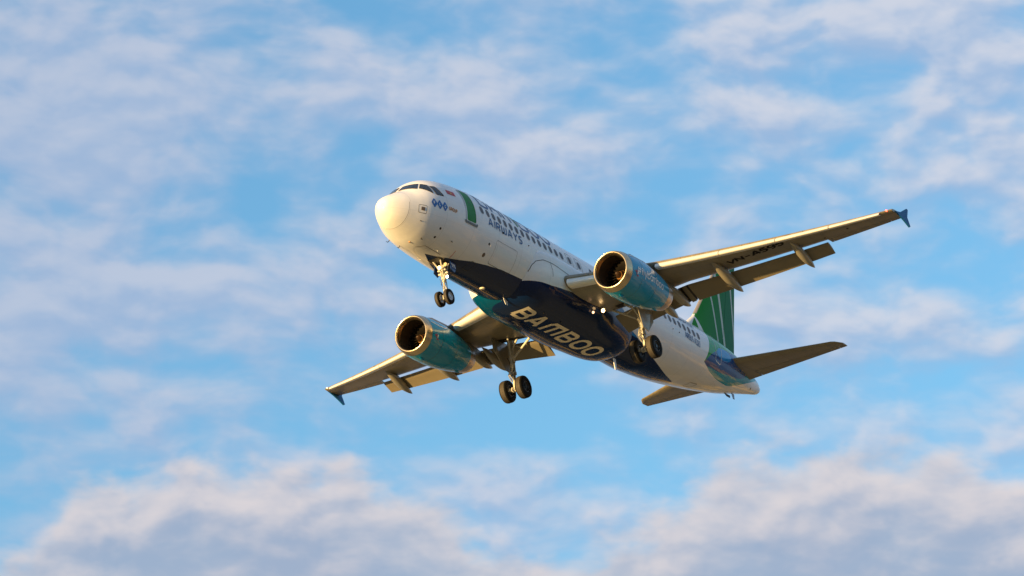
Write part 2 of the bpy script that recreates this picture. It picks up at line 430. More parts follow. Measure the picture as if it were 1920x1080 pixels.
# ---- fuselage
#        s     top    bot    half-w  z of max width
FUS = [(0.00, -0.590, -0.590, 0.000, -0.58), (0.06, -0.36, -0.845, 0.250, -0.57), (0.20, -0.190, -1.040, 0.420, -0.56), (0.50, 0.010, -1.276, 0.660, -0.53),
       (0.90, 0.234, -1.454, 0.905, -0.48), (1.40, 0.490, -1.616, 1.150, -0.40), (1.75, 0.760, -1.712, 1.313, -0.34), (2.10, 1.040, -1.800, 1.455, -0.27),
       (2.50, 1.345, -1.870, 1.575, -0.20), (3.00, 1.590, -1.918, 1.690, -0.12), (3.60, 1.755, -1.955, 1.800, -0.06), (4.50, 1.915, -2.005, 1.890, -0.02),
       (5.50, 2.025, -2.045, 1.945, 0.00), (6.50, 2.070, -2.070, 1.975, 0.00), (23.00, 2.070, -2.070, 1.975, 0.00), (24.30, 2.070, -1.975, 1.965, 0.01), (25.50, 2.068, -1.855, 1.935, 0.03),
       (27.00, 2.056, -1.650, 1.880, 0.12), (29.00, 2.033, -1.330, 1.760, 0.33), (31.00, 1.987, -0.985, 1.539, 0.60), (33.00, 1.907, -0.570, 1.220, 0.86),
       (35.00, 1.740, -0.040, 0.800, 1.02), (36.50, 1.478, 0.350, 0.440, 1.02), (37.30, 1.229, 0.560, 0.260, 0.96), (37.57, 1.080, 0.690, 0.16, 0.90)]
_xs = np.unique(np.concatenate([np.linspace(0, 1, 40) ** 2 * 1.0, np.arange(1, 7, 0.06), np.arange(7, 24, 0.12), np.arange(24, 37.57, 0.09), [37.57]]))
_fus = smooth_tab(FUS, _xs)
def fus(s): return tuple(float(np.interp(s, _xs, _fus[:, k])) for k in range(4))
def nose_fix(s):
    """blunt nose: the table's first metre follows a square-root law"""
    return fus(s)
NT_ = 180
def fus_ring(s):
    top, bot, w, zc = fus(s); r = []
    for k in range(NT_):
        t = 2 * math.pi * k / NT_                       # 0 = crown, 90 = port, 180 = keel
        c_, s_ = math.cos(t), math.sin(t)
        z = zc + (top - zc) * c_ if c_ > 0 else zc + (zc - bot) * c_
        r.append(B(s, w * s_, z))
    return r

def lin(x, pts):
    return np.interp(x, [p[0] for p in pts], [p[1] for p in pts])

def fus_attrs(s, phi):
    """phi degrees from the crown, + port. positive = inside the colour field."""
    A = {}
    ap = np.abs(phi)
    port = phi >= 0
    # navy belly: starts at the nose-gear bay, widens aft, ends in a curve on the rear fuselage
    A['navy'] = np.where(port, np.minimum(phi - lin(s, NAVY_P), (lin(phi, NAVY_END) - s) * 12),
                         np.minimum(ap - lin(s, NAVY_S), (lin(ap, NAVY_END) - s) * 12))
    A['teal'] = np.where(port, -1.0, np.minimum(np.minimum(ap - lin(s, NAVY_S), lin(s, TEAL_S0) - ap), (lin(ap, NAVY_END) - s) * 12))
    A['blue'] = np.where(port, np.minimum(np.minimum(s - 17.0, 131 - phi), (lin(phi, NAVY_END) - s) * 12), -1.0)
    tail = (s - lin(ap, TAIL_FRONT)) * 12
    low = lin(s, TAIL_LOW) - ap
    inside = np.minimum(tail, low)
    A['tgreen'] = np.minimum(inside, 1e3)
    A['tnavy'] = np.minimum(inside, ap - lin(s, TAIL_GREEN))
    A['tblue'] = np.minimum(inside, 1 - np.hypot((s - TB[0]) / TB[2], (ap - TB[1]) / TB[3])) 
    A['tteal'] = np.minimum(inside, ap - lin(s, TAIL_TEAL))
    A['line'] = np.where((phi > 84) | (phi < -150), 0.007 - np.abs(s - 1.0), -1.0)   # radome joint
    return A
NAVY_P = [(3.5, 182), (3.62, 179.5), (4.84, 164.2), (6.18, 151.2), (7.4, 144.7), (8.55, 140.3), (10.58, 137.7), (11.5, 132), (13, 120), (15, 100), (30, 100)]
NAVY_S = [(3.5, 182), (3.62, 179.5), (4.84, 164.2), (6.18, 151.2), (7.4, 144.7), (8.55, 140.3), (10.58, 137.7), (22, 128), (30, 128)]
NAVY_END = [(95, 17.0), (110, 18.6), (124.4, 20.5), (126.8, 21.0), (132.7, 21.7), (140.9, 22.9), (146.4, 23.7), (154.3, 24.7), (166, 26.1), (175, 27.2), (180, 27.6)]
TEAL_S0 = [(0, 0), (7.2, 0), (8.4, 147), (11, 140), (30, 135)]
TEAL_S1 = [(5.0, 181), (6.0, 151), (8.0, 140), (9.5, 137), (10.5, 128), (30, 128)]
TAIL_FRONT = [(0, 28.6), (40, 29.3), (71, 29.04), (85, 28.87), (105, 28.65), (119.7, 28.45), (133.6, 29.57), (143, 30.8), (149.5, 32.1), (152, 33.0), (180, 40)]
TAIL_LOW = [(28, 180), (33.1, 149.1), (34.4, 138), (35.5, 120), (36.2, 104), (36.9, 80), (37.6, 60)]
TAIL_GREEN = [(28, 122), (28.45, 119.7), (28.89, 107.3), (29.24, 99), (29.77, 91.7), (30.4, 83), (30.9, 79), (32.0, 76), (34, 70), (38, 60)]
TAIL_TEAL = [(28, 127), (29.3, 125.5), (30.5, 128), (32.8, 127), (33.8, 125), (34.4, 118), (35.0, 100), (36.0, 88), (38, 70)]
TB = (30.95, 92, 1.05, 13)

mb = MB()
rows = [fus_ring(max(s, 0.0008)) for s in _xs]
mb.grid(rows, True, True, True)
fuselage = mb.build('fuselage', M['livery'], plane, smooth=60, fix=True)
def set_attrs(o, fn):
    me = o.data; n = len(me.vertices); co = np.empty(n * 3); me.vertices.foreach_get('co', co); co = co.reshape(-1, 3)
    for k, a in fn(co).items():
        at = me.attributes.new(k, 'FLOAT', 'POINT'); at.data.foreach_set('value', np.broadcast_to(a, (n,)).astype(np.float32))
def fus_co(co):
    s = -co[:, 0]; tops = np.interp(s, _xs, _fus[:, 0]); bots = np.interp(s, _xs, _fus[:, 1]); w = np.interp(s, _xs, _fus[:, 2]); zc = np.interp(s, _xs, _fus[:, 3])
    cz = np.where(co[:, 2] > zc, (co[:, 2] - zc) / np.maximum(tops - zc, 1e-4), (co[:, 2] - zc) / np.maximum(zc - bots, 1e-4))
    phi = np.degrees(np.arctan2(co[:, 1] / np.maximum(w, 1e-4), cz))
    return fus_attrs(s, phi)
set_attrs(fuselage, fus_co)

# ---- belly fairing (part of the fuselage body, own skin)
FAIR = [(9.9, 0.02, 0.02), (10.2, 0.62, 0.55), (10.7, 0.84, 0.80), (11.4, 0.95, 0.94), (12.4, 1.0, 1.0), (16.6, 1.0, 1.0), (17.6, .95, 1.0), (18.8, .86, 1.0), (19.8, .80, .98), (20.6, .73, .93), (21.1, .62, .85), (21.5, .40, .60), (21.8, .2, .3), (22.4, .1, .1)]
_fx = np.arange(9.9, 22.41, 0.08); _ff = smooth_tab(FAIR, _fx)
def fair_pt(s, t):
    a = float(np.interp(s, _fx, _ff[:, 0])); h = float(np.interp(s, _fx, _ff[:, 1]))
    W = 2.32 * a; H = 1.92 * h; zc = -0.50; n = 2.7
    c_, s_ = math.cos(t), math.sin(t)
    y = W * math.copysign(abs(s_) ** (2 / n), s_); z = zc + H * math.copysign(abs(c_) ** (2 / n), c_) * (1 if c_ < 0 else 0.55)
    return B(s, y, z)
mb = MB()
def fair_ts(n=160): return [2 * math.pi * k / n for k in range(n)]
mb.grid([[fair_pt(s, t) for t in fair_ts()] for s in _fx], True, True, True)
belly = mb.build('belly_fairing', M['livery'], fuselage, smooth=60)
def fair_co(co):
    s = -co[:, 0]; y = co[:, 1]; z = co[:, 2]
    A = {}
    A['navy'] = (lin(s, FAIR_NP) - z) * np.where(y > 0, 1, -1) if False else np.where(y > 0, lin(s, FAIR_NP) - z, lin(s, FAIR_NS) - z)
    A['teal'] = np.where(y > 0, -1.0, np.minimum(z - lin(s, FAIR_NS), lin(s, FAIR_TS) - z))
    for k in ('blue', 'tgreen', 'tnavy', 'tblue', 'tteal', 'line'): A[k] = np.full(len(s), -1.0)
    return A
FAIR_NP = [(9.9, -1.58), (12, -1.60), (13, -1.5), (15, -1.3), (17, -0.9), (19, -0.3), (23, 0.6)]
FAIR_NS = [(9.9, -1.95), (10.5, -2.05), (12, -2.32), (14, -2.28), (15.5, -2.1), (17, -1.8), (18, -1.3), (23, 0.5)]
FAIR_TS = [(9.9, -1.62), (10.4, -1.60), (12, -1.2), (16, -0.9), (19, 0.0), (23, 0.6)]
set_attrs(belly, fair_co)

# ---- stamping of markings and windows onto the body skin
def bvh_of(objs):
    vs, fs = [], []
    for o in objs:
        n0 = len(vs); vs += [v.co.copy() for v in o.data.vertices]
        fs += [tuple(n0 + i for i in p.vertices) for p in o.data.polygons]
    return BVHTree.FromPolygons(vs, fs)
SKIN = bvh_of([fuselage, belly])

class Proj:
    """maps (u, v) of a flat drawing onto a skin: origin + u*U + v*V, then cast along D"""
    def __init__(s, org, U, V, D, skin=None, back=6.0):
        s.o = Vector(org); s.U = Vector(U); s.V = Vector(V); s.D = Vector(D).normalized(); s.skin = skin or SKIN; s.back = back
    def __call__(s, u, v, off):
        p = s.o + s.U * u + s.V * v
        h = s.skin.ray_cast(p - s.D * s.back, s.D)
        if h[0] is None: return None
        n = h[1]
        if n.dot(s.D) > 0: n = -n
        return h[0] + n * off

def ribbon(mb, pts, w, pj_, off, closed=False, step=0.12):
    """a painted stroke of width w along pts (2-D), laid on the skin"""
    P = [Vector((p[0], p[1])) for p in pts]
    if closed: P = P + [P[0]]
    Q = [P[0]]
    for a, b in zip(P[:-1], P[1:]):
        n = max(1, int((b - a).length / step))
        for k in range(1, n + 1): Q.append(a.lerp(b, k / n))
    rowsL = []
    m = len(Q)
    for i, q in enumerate(Q):
        if closed: a = Q[i - 1] if i > 0 else Q[-2]; b = Q[i + 1] if i < m - 1 else Q[1]
        else: a = Q[max(i - 1, 0)]; b = Q[min(i + 1, m - 1)]
        d1 = (q - a); d2 = (b - q)
        d1 = d1.normalized() if d1.length > 1e-9 else d2.normalized(); d2 = d2.normalized() if d2.length > 1e-9 else d1
        t = (d1 + d2); t = t.normalized() if t.length > 1e-6 else d1
        n = Vector((-t.y, t.x)); c = max(0.5, n.dot(Vector((-d1.y, d1.x))))
        h = w / 2 / c
        A = pj_(*(q + n * h), off); C_ = pj_(*(q - n * h), off)
        rowsL.append(None if A is None or C_ is None else (A, C_))
    for r0, r1 in zip(rowsL[:-1], rowsL[1:]):
        if r0 and r1:
            n0 = len(mb.v); mb.v += [tuple(r0[0]), tuple(r0[1]), tuple(r1[1]), tuple(r1[0])]
            mb.f.append((n0, n0 + 1, n0 + 2, n0 + 3)); mb.mi.append(mb.cur)

def patch(mb, poly, pj_, off, n=6):
    """filled convex outline laid on the skin as rings towards its centre"""
    P = []
    m = len(poly)
    c = Vector((sum(p[0] for p in poly) / m, sum(p[1] for p in poly) / m))
    out = []
    for a, b in zip(poly, poly[1:] + poly[:1]):
        a, b = Vector(a), Vector(b); k_ = max(1, int((b - a).length / 0.08))
        out += [a.lerp(b, k / k_) for k in range(k_)]
    rows_ = [[c.lerp(q, k / n) for q in out] for k in range(1, n + 1)]
    n0 = len(mb.v); cc = pj_(c.x, c.y, off)
    if cc is None: return
    mb.v.append(tuple(cc)); nc = len(out)
    for r in rows_:
        for q in r:
            h = pj_(q.x, q.y, off); mb.v.append(tuple(h if h is not None else cc))
    for j in range(nc): mb.f.append((n0, n0 + 1 + j, n0 + 1 + (j + 1) % nc)); mb.mi.append(mb.cur)
    for i in range(n - 1):
        for j in range(nc):
            a = n0 + 1 + i * nc + j; b = n0 + 1 + i * nc + (j + 1) % nc
            mb.f.append((a, b, b + nc, a + nc)); mb.mi.append(mb.cur)

def rrect(x0, y0, x1, y1, r, n=5):
    o = []
    for cx, cy, a0 in ((x1 - r, y1 - r, 0), (x0 + r, y1 - r, 90), (x0 + r, y0 + r, 180), (x1 - r, y0 + r, 270)):
        for k in range(n + 1):
            a = R(a0 + 90 * k / n); o.append((cx + r * math.cos(a), cy + r * math.sin(a)))
    return o
def arc(cx, cy, rx, ry, a0, a1, n=10):
    return [(cx + rx * math.cos(R(a0 + (a1 - a0) * k / n)), cy + ry * math.sin(R(a0 + (a1 - a0) * k / n))) for k in range(n + 1)]

# stroke alphabet in a 1-high box; value = (advance width, [strokes])
G = {
 'A': (.86, [[(0, 0), (.36, 1), (.46, 1), (.82, 0)], [(.18, .30), (.64, .30)]]),
 'B': (.80, [[(0, 0), (0, 1), (.5, 1)] + arc(.5, .76, .24, .24, 90, -90) + [(0, .52)], [(.5, .52)] + arc(.52, .26, .26, .26, 90, -90) + [(0, 0)]]),
 'C': (.78, [arc(.4, .5, .38, .5, 50, 310, 14)]),
 'F': (.62, [[(0, 0), (0, 1), (.58, 1)], [(0, .5), (.48, .5)]]),
 'G': (.80, [arc(.4, .5, .38, .5, 50, 360, 14) + [(.45, .5)]]),
 'I': (.12, [[(.05, 0), (.05, 1)]]),
 'L': (.58, [[(0, 1), (0, 0), (.55, 0)]]),
 'M': (1.12, [[(0, 0), (0, .78), (.16, 1), (1.08, 1), (1.08, 0)], [(.54, 0), (.54, 1)]]),
 'N': (.80, [[(0, 0), (0, 1), (.72, 0), (.72, 1)]]),
 'O': (.84, [rrect(0, 0, .80, 1, .38, 7) + [(.80, .62)]]),
 'P': (.72, [[(0, 0), (0, 1), (.4, 1)] + arc(.4, .74, .27, .26, 90, -90) + [(0, .48)]]),
 'R': (.76, [[(0, 0), (0, 1), (.42, 1)] + arc(.42, .74, .26, .26, 90, -90) + [(0, .48)], [(.34, .48), (.70, 0)]]),
 'S': (.68, [arc(.33, .755, .30, .245, 40, 270, 9) + arc(.33, .255, .32, .255, 90, -140, 9)]),
 'U': (.78, [[(0, 1), (0, .35)] + arc(.36, .36, .36, .36, 180, 360) + [(.72, 1)]]),
 'V': (.80, [[(0, 1), (.38, 0), (.76, 1)]]),
 'W': (1.0, [[(0, 1), (0, .28)] + arc(.24, .26, .24, .26, 180, 360) + [(.48, .9)], [(.48, .3)] + arc(.72, .26, .24, .26, 180, 360) + [(.96, 1)]]),
 'Y': (.76, [[(0, 1), (.36, .48), (.72, 1)], [(.36, .48), (.36, 0)]]),
 '-': (.72, [[(.04, .46), (.62, .46)]]), '.': (.2, [[(.05, 0), (.05, .12)]]),
 '0': (.74, [rrect(0, 0, .66, 1, .3, 6) + [(.66, .7)]]),
 '2': (.70, [arc(.32, .70, .31, .30, 160, -30) + [(0, 0), (.64, 0)]]),
 '3': (.70, [arc(.30, .75, .29, .25, 150, -90) + arc(.30, .25, .33, .26, 90, -150)]),
 '5': (.74, [[(.60, 1), (.06, 1), (.03, .56), (.34, .62)] + arc(.34, .31, .32, .31, 90, -150)]),
 '9': (.74, [rrect(0, .45, .64, 1, .26, 5) + [(.64, .74)], [(.64, .74), (.64, .30)] + arc(.34, .28, .30, .28, 0, -110)]),
 '#': (.78, [[(.18, 0), (.30, 1)], [(.48, 0), (.60, 1)], [(.02, .32), (.70, .32)], [(.06, .68), (.74, .68)]]),
 'f': (.42, [[(.14, 0), (.14, .75)] + arc(.34, .78, .20, .22, 180, 80), [(0, .60), (.36, .60)]]),
 'l': (.16, [[(.04, 0), (.04, 1)]]),
 'y': (.60, [[(0, .66), (.27, 0)], [(.54, .66), (.16, -.34)]]),
 'b': (.62, [[(0, 1), (0, 0)], arc(.28, .32, .27, .32, 0, 360, 14)]),
 'a': (.62, [arc(.28, .32, .27, .32, 0, 360, 14), [(.56, .66), (.56, 0)]]),
 'm': (.92, [[(0, 0), (0, .66), (.62, .66)] + arc(.62, .46, .2, .2, 90, 0) + [(.82, 0)], [(.41, .66), (.41, 0)]]),
 'o': (.66, [arc(.28, .32, .28, .32, 0, 360, 14)]),
 ' ': (.45, []),
}
def write(name, text, proj, size, weight, mtl, parent, off=0.012, gap=0.18, xs=1.0, positions=None, label=None, skew=0.0):
    """text written with strokes; size = cap height in metres; proj in metres"""
    mb = MB(); x = 0.0; k = 0
    for i, ch in enumerate(text):
        adv, strokes = G[ch]
        if positions: x = positions[i]
        for st in strokes:
            k += 1
            ribbon(mb, [(x + (px * size + skew * py * size) * xs, py * size) for px, py in st], weight, proj, off + 0.0012 * (k % 7))
        x += (adv + gap) * size * xs
    o = mb.build(name, mtl, parent, smooth=0, fix=False)
    if label: o['label'] = label
    return o

# port flank (reads from nose to tail); u runs aft, v runs up
PORT = lambda s0, z0, tilt=0.0: Proj(B(s0, 3.0, z0) if False else (-s0, 2.0 * math.cos(tilt) - 0 * math.sin(tilt), z0), (-1, 0, 0), (0, -math.sin(tilt), math.cos(tilt)), (0, -math.cos(tilt), -math.sin(tilt)))

# navy wordmark above the cabin windows, running up over the crown
tl = R(48)
prj = Proj((0, 1.98 * math.cos(tl) + 0.35, 1.0), (-1, 0, 0), (0, -math.sin(tl), math.cos(tl)), (0, -math.cos(tl), -math.sin(tl)))
def side_word():
    mb = MB(); h = 1.35
    org = prj
    # slide the drawing so that v=0 sits just above the window line (z = 0.86)
    base = None
    for k in range(-200, 200):
        p = prj(8.0, k * 0.01, 0)
        if p is not None and p.z >= 0.88: base = k * 0.01; break
    k = 0
    for ch, x in zip('BAMBOO', (6.15, 7.25, 8.42, 9.95, 10.98, 12.02)):
        adv, strokes = G[ch]; sx = 1.0 if ch != 'M' else 1.05
        for st in strokes:
            k += 1
            ribbon(mb, [(x + px * 1.08 * sx, base + py * h) for px, py in st], 0.125, prj, 0.012 + 0.0012 * (k % 7))
    mb.build('name_lettering', M['letter'], fuselage, smooth=0, fix=False)
    mb = MB(); ribbon(mb, [(9.62, base - .02), (9.44, base + .9)], 0.10, prj, 0.024)
    mb.build('green_leaf_stroke', M['lime'], fuselage, smooth=0, fix=False)
side_word()
write('airways_lettering', 'AIRWAYS', Proj((-6.52, 2, -0.10), (-1, 0, -.012), (0, 0, 1), (0, -1, 0)), 0.36, 0.082, M['letter'], fuselage, gap=.32, xs=1.22)
write('type_lettering', 'AIRBUS A320', Proj((-25.95, 2, -0.04), (-1, 0, -0.03), (0, 0, 1), (0, -1, 0)), 0.30, 0.038, M['letter'], fuselage, gap=.12, xs=0.66)
write('address_lettering', 'BAMBOOAIRWAYS.COM', Proj((-24.9, 2, 1.06), (-1, 0, 0), (0, -.4, .9), (0, -.9, -.4)), 0.22, 0.03, M['letter'], fuselage, gap=.12, xs=0.75)
# belly wordmark, tops towards port, read from nose to tail
write('belly_lettering', 'BAMBOO', Proj((0, -0.30, -3), (-1, 0, 0), (0, 1, 0), (0, 0, 1)), 0.92, 0.222, M['cream'], belly,
      positions=(11.92, 13.10, 14.46, 16.08, 17.33, 18.52), xs=1.16)
write('group_lettering', 'GROUP', Proj((-3.28, 2, -0.31), (-1, 0, -0.03), (0, 0, 1), (0, -1, 0)), 0.15, 0.034, M['orange'], fuselage, gap=.25, xs=0.80)

def diamonds():
    for k, ch in enumerate('FLC'):
        c = 2.33 + k * 0.34; z = -0.20 - 0.012 * k
        p = Proj((-c, 2, z), (-1, 0, 0), (0, 0, 1), (0, -1, 0))
        mb = MB(); h = 0.21
        patch(mb, [(-.165, .03), (-.03, h + .01), (.03, h + .01), (.165, .03), (.165, -.03), (.03, -h - .01), (-.03, -h - .01), (-.165, -.03)], p, 0.010, 3)
        o = mb.build('logo_tile', M['letter_blue'], fuselage, smooth=0, fix=False)
        adv, st = G[ch]; mb = MB()
        for i, s_ in enumerate(st): ribbon(mb, [(px * .11 - .035, py * .14 - .07) for px, py in s_], 0.026, p, 0.020 + .001 * i)
        mb.build('logo_letter', M['whitelet'], fuselage, smooth=0, fix=False)
M['letter_blue'] = mat('logo_blue', (0.005, 0.10, 0.36), 0.4)
diamonds()

def flag():
    p = Proj((-3.69, 1.9, 0.71), (-1, 0, 0.02), (0, 0, 1), (0, -1, 0))
    mb = MB(); patch(mb, [(-.30, .13), (.30, .13), (.30, -.13), (-.30, -.13)], p, 0.010, 4)
    mb.build('national_flag', M['red'], fuselage, smooth=0, fix=False)
    mb = MB(); st = []
    for k in range(10):
        a = R(90 + 36 * k); r_ = .10 if k % 2 == 0 else .036; st.append((r_ * math.cos(a), r_ * math.sin(a) - .02))
    for k in range(0, 10, 2):
        tri_ = [st[k], st[(k + 1) % 10], (0, -.02), st[(k - 1) % 10]]
        patch(mb, tri_, p, 0.018, 1)
    mb.build('flag_star', M['yellow'], fuselage, smooth=0, fix=False)
flag()

# ---- cabin windows on the port side
def window(s, z=0.54):
    p = Proj((-s, 2, z), (-1, 0, 0), (0, 0, 1), (0, -1, 0))
    mb = MB(); mb.cur = 0
    patch(mb, rrect(-.155, -.215, .155, .215, .15, 4), p, 0.006, 2)
    mb.cur = 1
    patch(mb, rrect(-.140, -.20, .140, .20, .135, 4), p, 0.012, 2)
    return mb.build('cabin_window', [M['wframe'], M['pane']], fuselage, smooth=0, fix=False)
M['wframe'] = mat('window_surround', (0.42, 0.42, 0.44), 0.4)
M['pane'] = mat('cabin_window_pane', (0.10, 0.09, 0.10), 0.5, spec=0.3)
for k in range(15): window(6.06 + 0.533 * k)
for s_ in (14.30, 15.20): window(s_)
for k in range(22): window(16.42 + 0.533 * k)

def door(name, s, w, z0, z1, fill, parent=None, lean=0.0, framew=0.05, fm='frame', sill=True):
    p = Proj((-s, 2, 0), (-1, 0, 0), (lean, 0, 1), (0, -1, -0.25))
    out = rrect(-w / 2, z0, w / 2, z1, 0.13, 5)
    if fill:
        mb = MB(); patch(mb, out, p, 0.010, 6)
        d_ = mb.build(name, fill, fuselage, smooth=0, fix=False)
        mb = MB(); ribbon(mb, out, framew, p, 0.022, True)
        mb.build(name + '_frame', M[fm], fuselage, smooth=0, fix=False)
    else:
        mb = MB(); ribbon(mb, out, framew, p, 0.010, True)
        d_ = mb.build(name, M[fm], fuselage, smooth=0, fix=False)
    return d_
door('passenger_door', 5.02, 0.80, -0.42, 1.46, M['doorgreen'], framew=0.07, fm='silver')
mb = MB()
_p = Proj((-5.02, 2, 0), (-1, 0, 0), (0, 0, 1), (0, -1, 0))
ribbon(mb, [(-.47, -.42), (-.44, -.50), (.44, -.50), (.50, -.42)], 0.11, _p, 0.030)
mb.build('door_sill', M['frame'], fuselage, smooth=0, fix=False)
mb = MB(); patch(mb, rrect(-.05, .58, .05, .66, .03), _p, .02, 2); mb.build('door_window', M['pane'], fuselage, smooth=0, fix=False)
for s_ in (14.30, 15.20): door('emergency_exit', s_, 0.52, -0.02, 0.98, None, framew=0.022, fm='line')
door('rear_door', 30.1, 0.80, -0.02, 1.50, None, framew=0.04, fm='silver')

def outline(name, poly, p, w=0.022, m_='line', fill=None, closed=True):
    mb = MB()
    ribbon(mb, poly, w, p, 0.010, closed)
    return mb.build(name, M[m_], fuselage, smooth=0, fix=False)
P0 = Proj((0, 2, 0), (-1, 0, 0), (0, 0, 1), (0, -1, 0))
PB = Proj((0, 0, 0), (-1, 0, 0), (0, .80, .60), (0, -.60, .80))    # lower port quarter
outline('service_panel', rrect(1.47, -.84, 1.90, -.46, .06), P0, 0.018)
mb = MB(); patch(mb, rrect(1.60, -.72, 1.80, -.55, .02), P0, .012, 2); mb.build('panel_placard', M['brown'], fuselage, smooth=0, fix=False)

# ---- cockpit glazing, placed by rays through its real outline (both sides)
def cockpit_windows():
    wins = {
      'windshield_pane': [(0.06, 1.72, 0.62), (0.06, 2.45, 1.16)],
    }
    def put(pts, side, name):
        # pts are (s, y, z) on the skin, corners in order; filled with a bilinear patch pressed on the skin
        a, b, c, d = [Vector((-q[0], q[1] * side, q[2])) for q in pts]
        for lay, (grow, off, mm, nm) in enumerate(((1.0, 0.014, 'glass', name),)):
            n = 8; mb = MB(); rows_ = []
            for i in range(n + 1):
                r = []
                for j in range(n + 1):
                    u, v = i / n, j / n
                    q = a.lerp(b, u).lerp(d.lerp(c, u), v)
                    h = SKIN.find_nearest(q); r.append(h[0] + h[1] * off if h[1].dot(Vector((1, side * .6, .4))) > 0 else h[0] - h[1] * off)
                rows_.append(r)
            mb.grid(rows_, closed=False)
            mb.build(nm, M[mm], fuselage, smooth=60, fix=False)
            mb = MB()
            edge = [rows_[i][0] for i in range(n + 1)] + [rows_[n][j] for j in range(1, n + 1)] + [rows_[i][n] for i in range(n - 1, -1, -1)] + [rows_[0][j] for j in range(n - 1, 0, -1)]
            for p_, q_ in zip(edge, edge[1:] + edge[:1]): mb.tube(p_, q_, 0.012, n=6, caps=False)
            mb.build('window_seal', M['seal'], fuselage, smooth=60)
    for side in (1, -1):
        put(W1, side, 'windshield_pane'); put(W2, side, 'side_window_pane'); put(W3, side, 'side_window_pane')
W1 = [(1.52, .10, .56), (1.93, .10, .94), (2.27, .75, .94), (1.89, .88, .52)]
W2 = [(1.98, .96, .56), (2.30, .83, .92), (2.47, 1.10, .85), (2.43, 1.44, .34)]
W3 = [(2.60, 1.52, .32), (2.53, 1.21, .81), (2.80, 1.32, .83), (3.06, 1.64, .34)]
cockpit_windows()

# ------------------------------------------------------------------ wings
def LEs(y): return 12.87 + 0.522 * (y - 2.39)
def TEs(y): return 18.85 if y < 6.4 else 18.85 + (y - 6.4) * 0.283
def LEz(y): return -1.12 + 0.075 * (y - 2) + 0.0035 * (y - 2) ** 2
def TC(y): return float(np.interp(y, [1.5, 6.4, 17], [0.150, 0.118, 0.108]))
def TW(y): return float(np.interp(y, [1.5, 6.4, 17], [3.5, 0.8, -1.5]))       # twist, degrees nose-up
def foil(x, up, t):
    yt = 5 * t * (0.2969 * math.sqrt(x) - 0.1260 * x - 0.3516 * x**2 + 0.2843 * x**3 - 0.1036 * x**4)
    cam_ = 0.02 * math.sin(math.pi * x ** 1.3) if x > 0 else 0
    return (cam_ + yt) if up else (cam_ - yt)
def wpt(y, xc, zc_, side):
    """chord-relative point (xc aft, zc up) at span y"""
    c = TEs(y) - LEs(y); a = R(TW(y)); ox = 0.3
    dx, dz = (xc - ox) * c, zc_ * c
    s = LEs(y) + ox * c + dx * math.cos(a) + dz * math.sin(a)
    z = LEz(y) - 0.0 * c + dz * math.cos(a) - dx * math.sin(a) + (-0.3 * 0 * c)
    return (-s, y * side, z)

